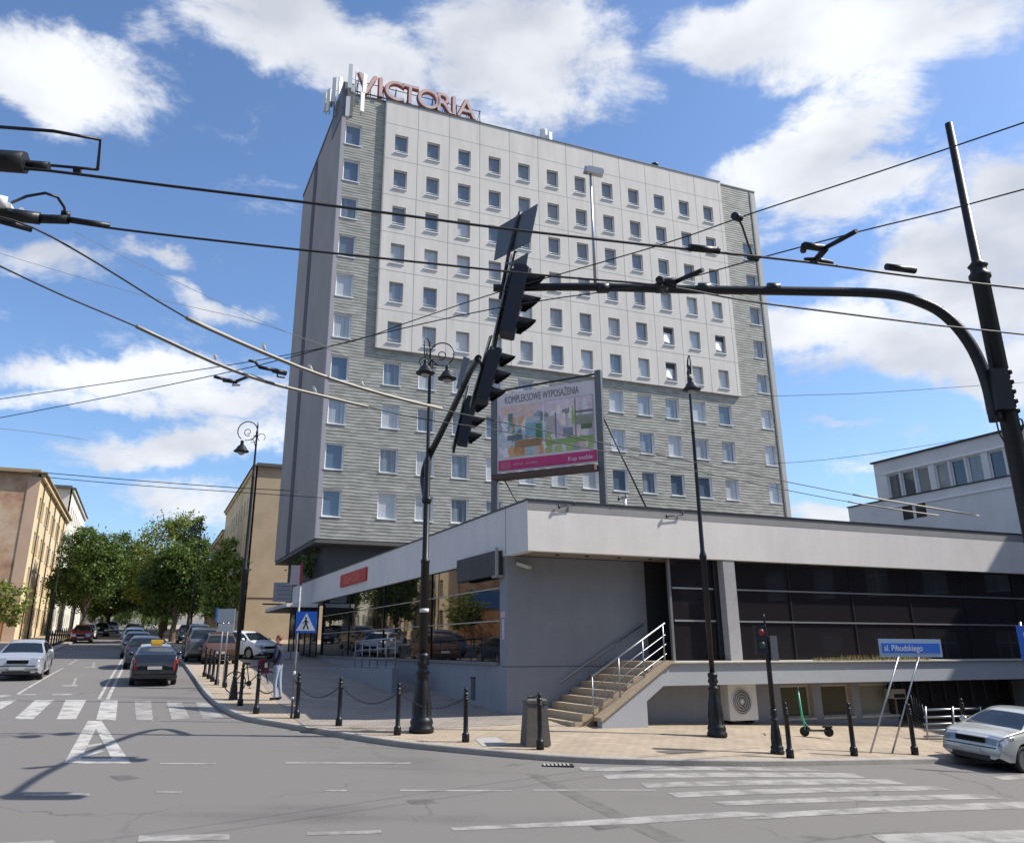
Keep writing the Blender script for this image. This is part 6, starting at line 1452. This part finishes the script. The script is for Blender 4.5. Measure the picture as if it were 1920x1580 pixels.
def make_tree(label,pos,h,rad,seed,mleaf=M_LEAF,n=9000,size=.42,trunk=.28,low=.28,group='street trees'):
    rnd=random.Random(seed); t=thing('tree',label,'tree',pos,0,group)
    bm=BM(); hb=h*low; tube(bm,smooth_path([(0,0,-.3),(rnd.uniform(-.1,.1),rnd.uniform(-.1,.1),hb*.6),(rnd.uniform(-.2,.2),rnd.uniform(-.2,.2),hb*1.2),(rnd.uniform(-.3,.3),rnd.uniform(-.3,.3),h*.7)],4),[trunk*(1.15-.9*i/12) for i in range(13)],9)
    lob=[(0,0,h*.62,rad*.8,rad*.8,h*.30)]
    for k in range(7):
        a=2*math.pi*k/7+rnd.uniform(-.3,.3); r0=rad*rnd.uniform(.45,.62); z=h*rnd.uniform(low+.14,.78); s=rad*rnd.uniform(.38,.58)
        p1=Vector((math.cos(a)*r0,math.sin(a)*r0,z)); tube(bm,smooth_path([(0,0,hb*rnd.uniform(.9,1.3)),(p1.x*.45,p1.y*.45,z*.72),tuple(p1)],4),[trunk*.42*(1-.8*i/8) for i in range(9)],6)
        lob.append((p1.x,p1.y,z,s,s,s*rnd.uniform(.7,1.0)))
    lob.append((rnd.uniform(-.3,.3)*rad,rnd.uniform(-.3,.3)*rad,h*.86,rad*.45,rad*.45,h*.13))
    obj('trunk',bm,M_BARK,t)
    obj('crown',leafmesh(lob,n,size,seed),mleaf,t,auto=True)
    return t
RW=lambda k,off=2.2: kerb[0]+RIGHTN*off+SD*k
LWp=lambda k,off=2.2: lk0-RIGHTN*off+SD*k
def TP(q): return P(q.x,q.y,PAV)
T1=make_tree('broad dark green tree leaning over the street centre, nearest of the right row',TP(street(322,77)),9.4,3.2,11,n=24000,size=.27,low=.2)
T2=make_tree('tall yellow green tree topping the crowns in the street centre',TP(street(300,94)),13.6,4.4,12,M_LEAF2,n=24000,size=.30,low=.14)
T3=make_tree('dark green tree on the left pavement next to the pale house',TP(street(150,80)),10.4,3.5,13,n=20000,size=.27,low=.2)
T4=make_tree('second green tree of the left row behind the dark one',TP(street(196,98)),11.3,4.8,14,n=22000,size=.30,low=.13)
T5=make_tree('slender light green tree right of the lamp post by the tan gable',TP(street(408,51)),7.0,1.35,15,M_LEAF2,n=10000,size=.20,trunk=.14,low=.2)
T6=make_tree('small dark tree beside the slender one under the hotel end',TP(street(350,78)),7.4,2.0,16,n=12000,size=.27,trunk=.2)
k=0
for src,q,lab,sc in ((T1,RW(88,.5),'green tree of the right row, third along the street',1.05),(T4,LWp(58,.5),'green tree of the left row, third along the street',1.0),(T3,RW(100,1.0),'far green tree of the right row before the crest',1.15),(T1,LWp(78,.5),'far green tree of the left row before the crest',1.1),(T4,RW(105,.5),'distant tree at the right end of the street vista',1.0),(T3,LWp(98,.5),'distant tree at the left end of the street vista',1.2),(T1,RW(150,-6),'dark tree standing in the gap at the end of the street',.8),(T4,LWp(150,-8),'broad pale green tree closing the far left of the vista',.9),(T1,RW(135,-2),'most distant dark tree closing the street vista',1.1)):
    k+=1; c=dup(src,TP(q),rz=k*1.3,label=lab,scale=sc)
def bush(label,pos,r,h,seed,mleaf=M_LEAF,n=1500,size=.2,name='shrub',cat='shrub'):
    t=thing(name,label,cat,pos); rnd=random.Random(seed); bm=BM(); 
    for i in range(5): a=i*1.3; tube(bm,[(0,0,-.1),(math.cos(a)*r*.4,math.sin(a)*r*.4,h*.6)],[.04,.012],5)
    obj('stems',bm,M_BARK,t); obj('foliage',leafmesh([(0,0,h*.55,r,r,h*.5),(r*.5,0,h*.4,r*.5,r*.5,h*.35),(-r*.5,.1,h*.45,r*.5,r*.5,h*.35)],n,size,seed),mleaf,t,auto=True); return t
q=P(LBc.x,LBc.y)-Vector((SD.x,SD.y,0))*2.0-Vector((RIGHTN.x,RIGHTN.y,0))*1.0
bush('small leafy tree in front of the red gable at the left edge',q+Vector((0,0,1.3)),1.9,3.4,21,M_LEAF2,2200,.3)
bush('dark shrubs on the pavilion roof under the overhanging hotel',Vector((C0.x+DR.x*1-DR.y*31,C0.y+DR.y*1+DR.x*31,6.3)),2.0,2.2,22,M_LEAF,2200,.22)

for i,(q,l) in enumerate(((RW(118,.5),'low dark shrub at the far right under the trees'),(LWp(112,.5),'low green shrub at the far left under the trees'),(RW(170,-5),'wide hedge closing the end of the street'))):
    bush(l,TP(q),3.2+i*1.6,4.0,40+i,M_LEAF2 if i==2 else M_LEAF,3500,.32)
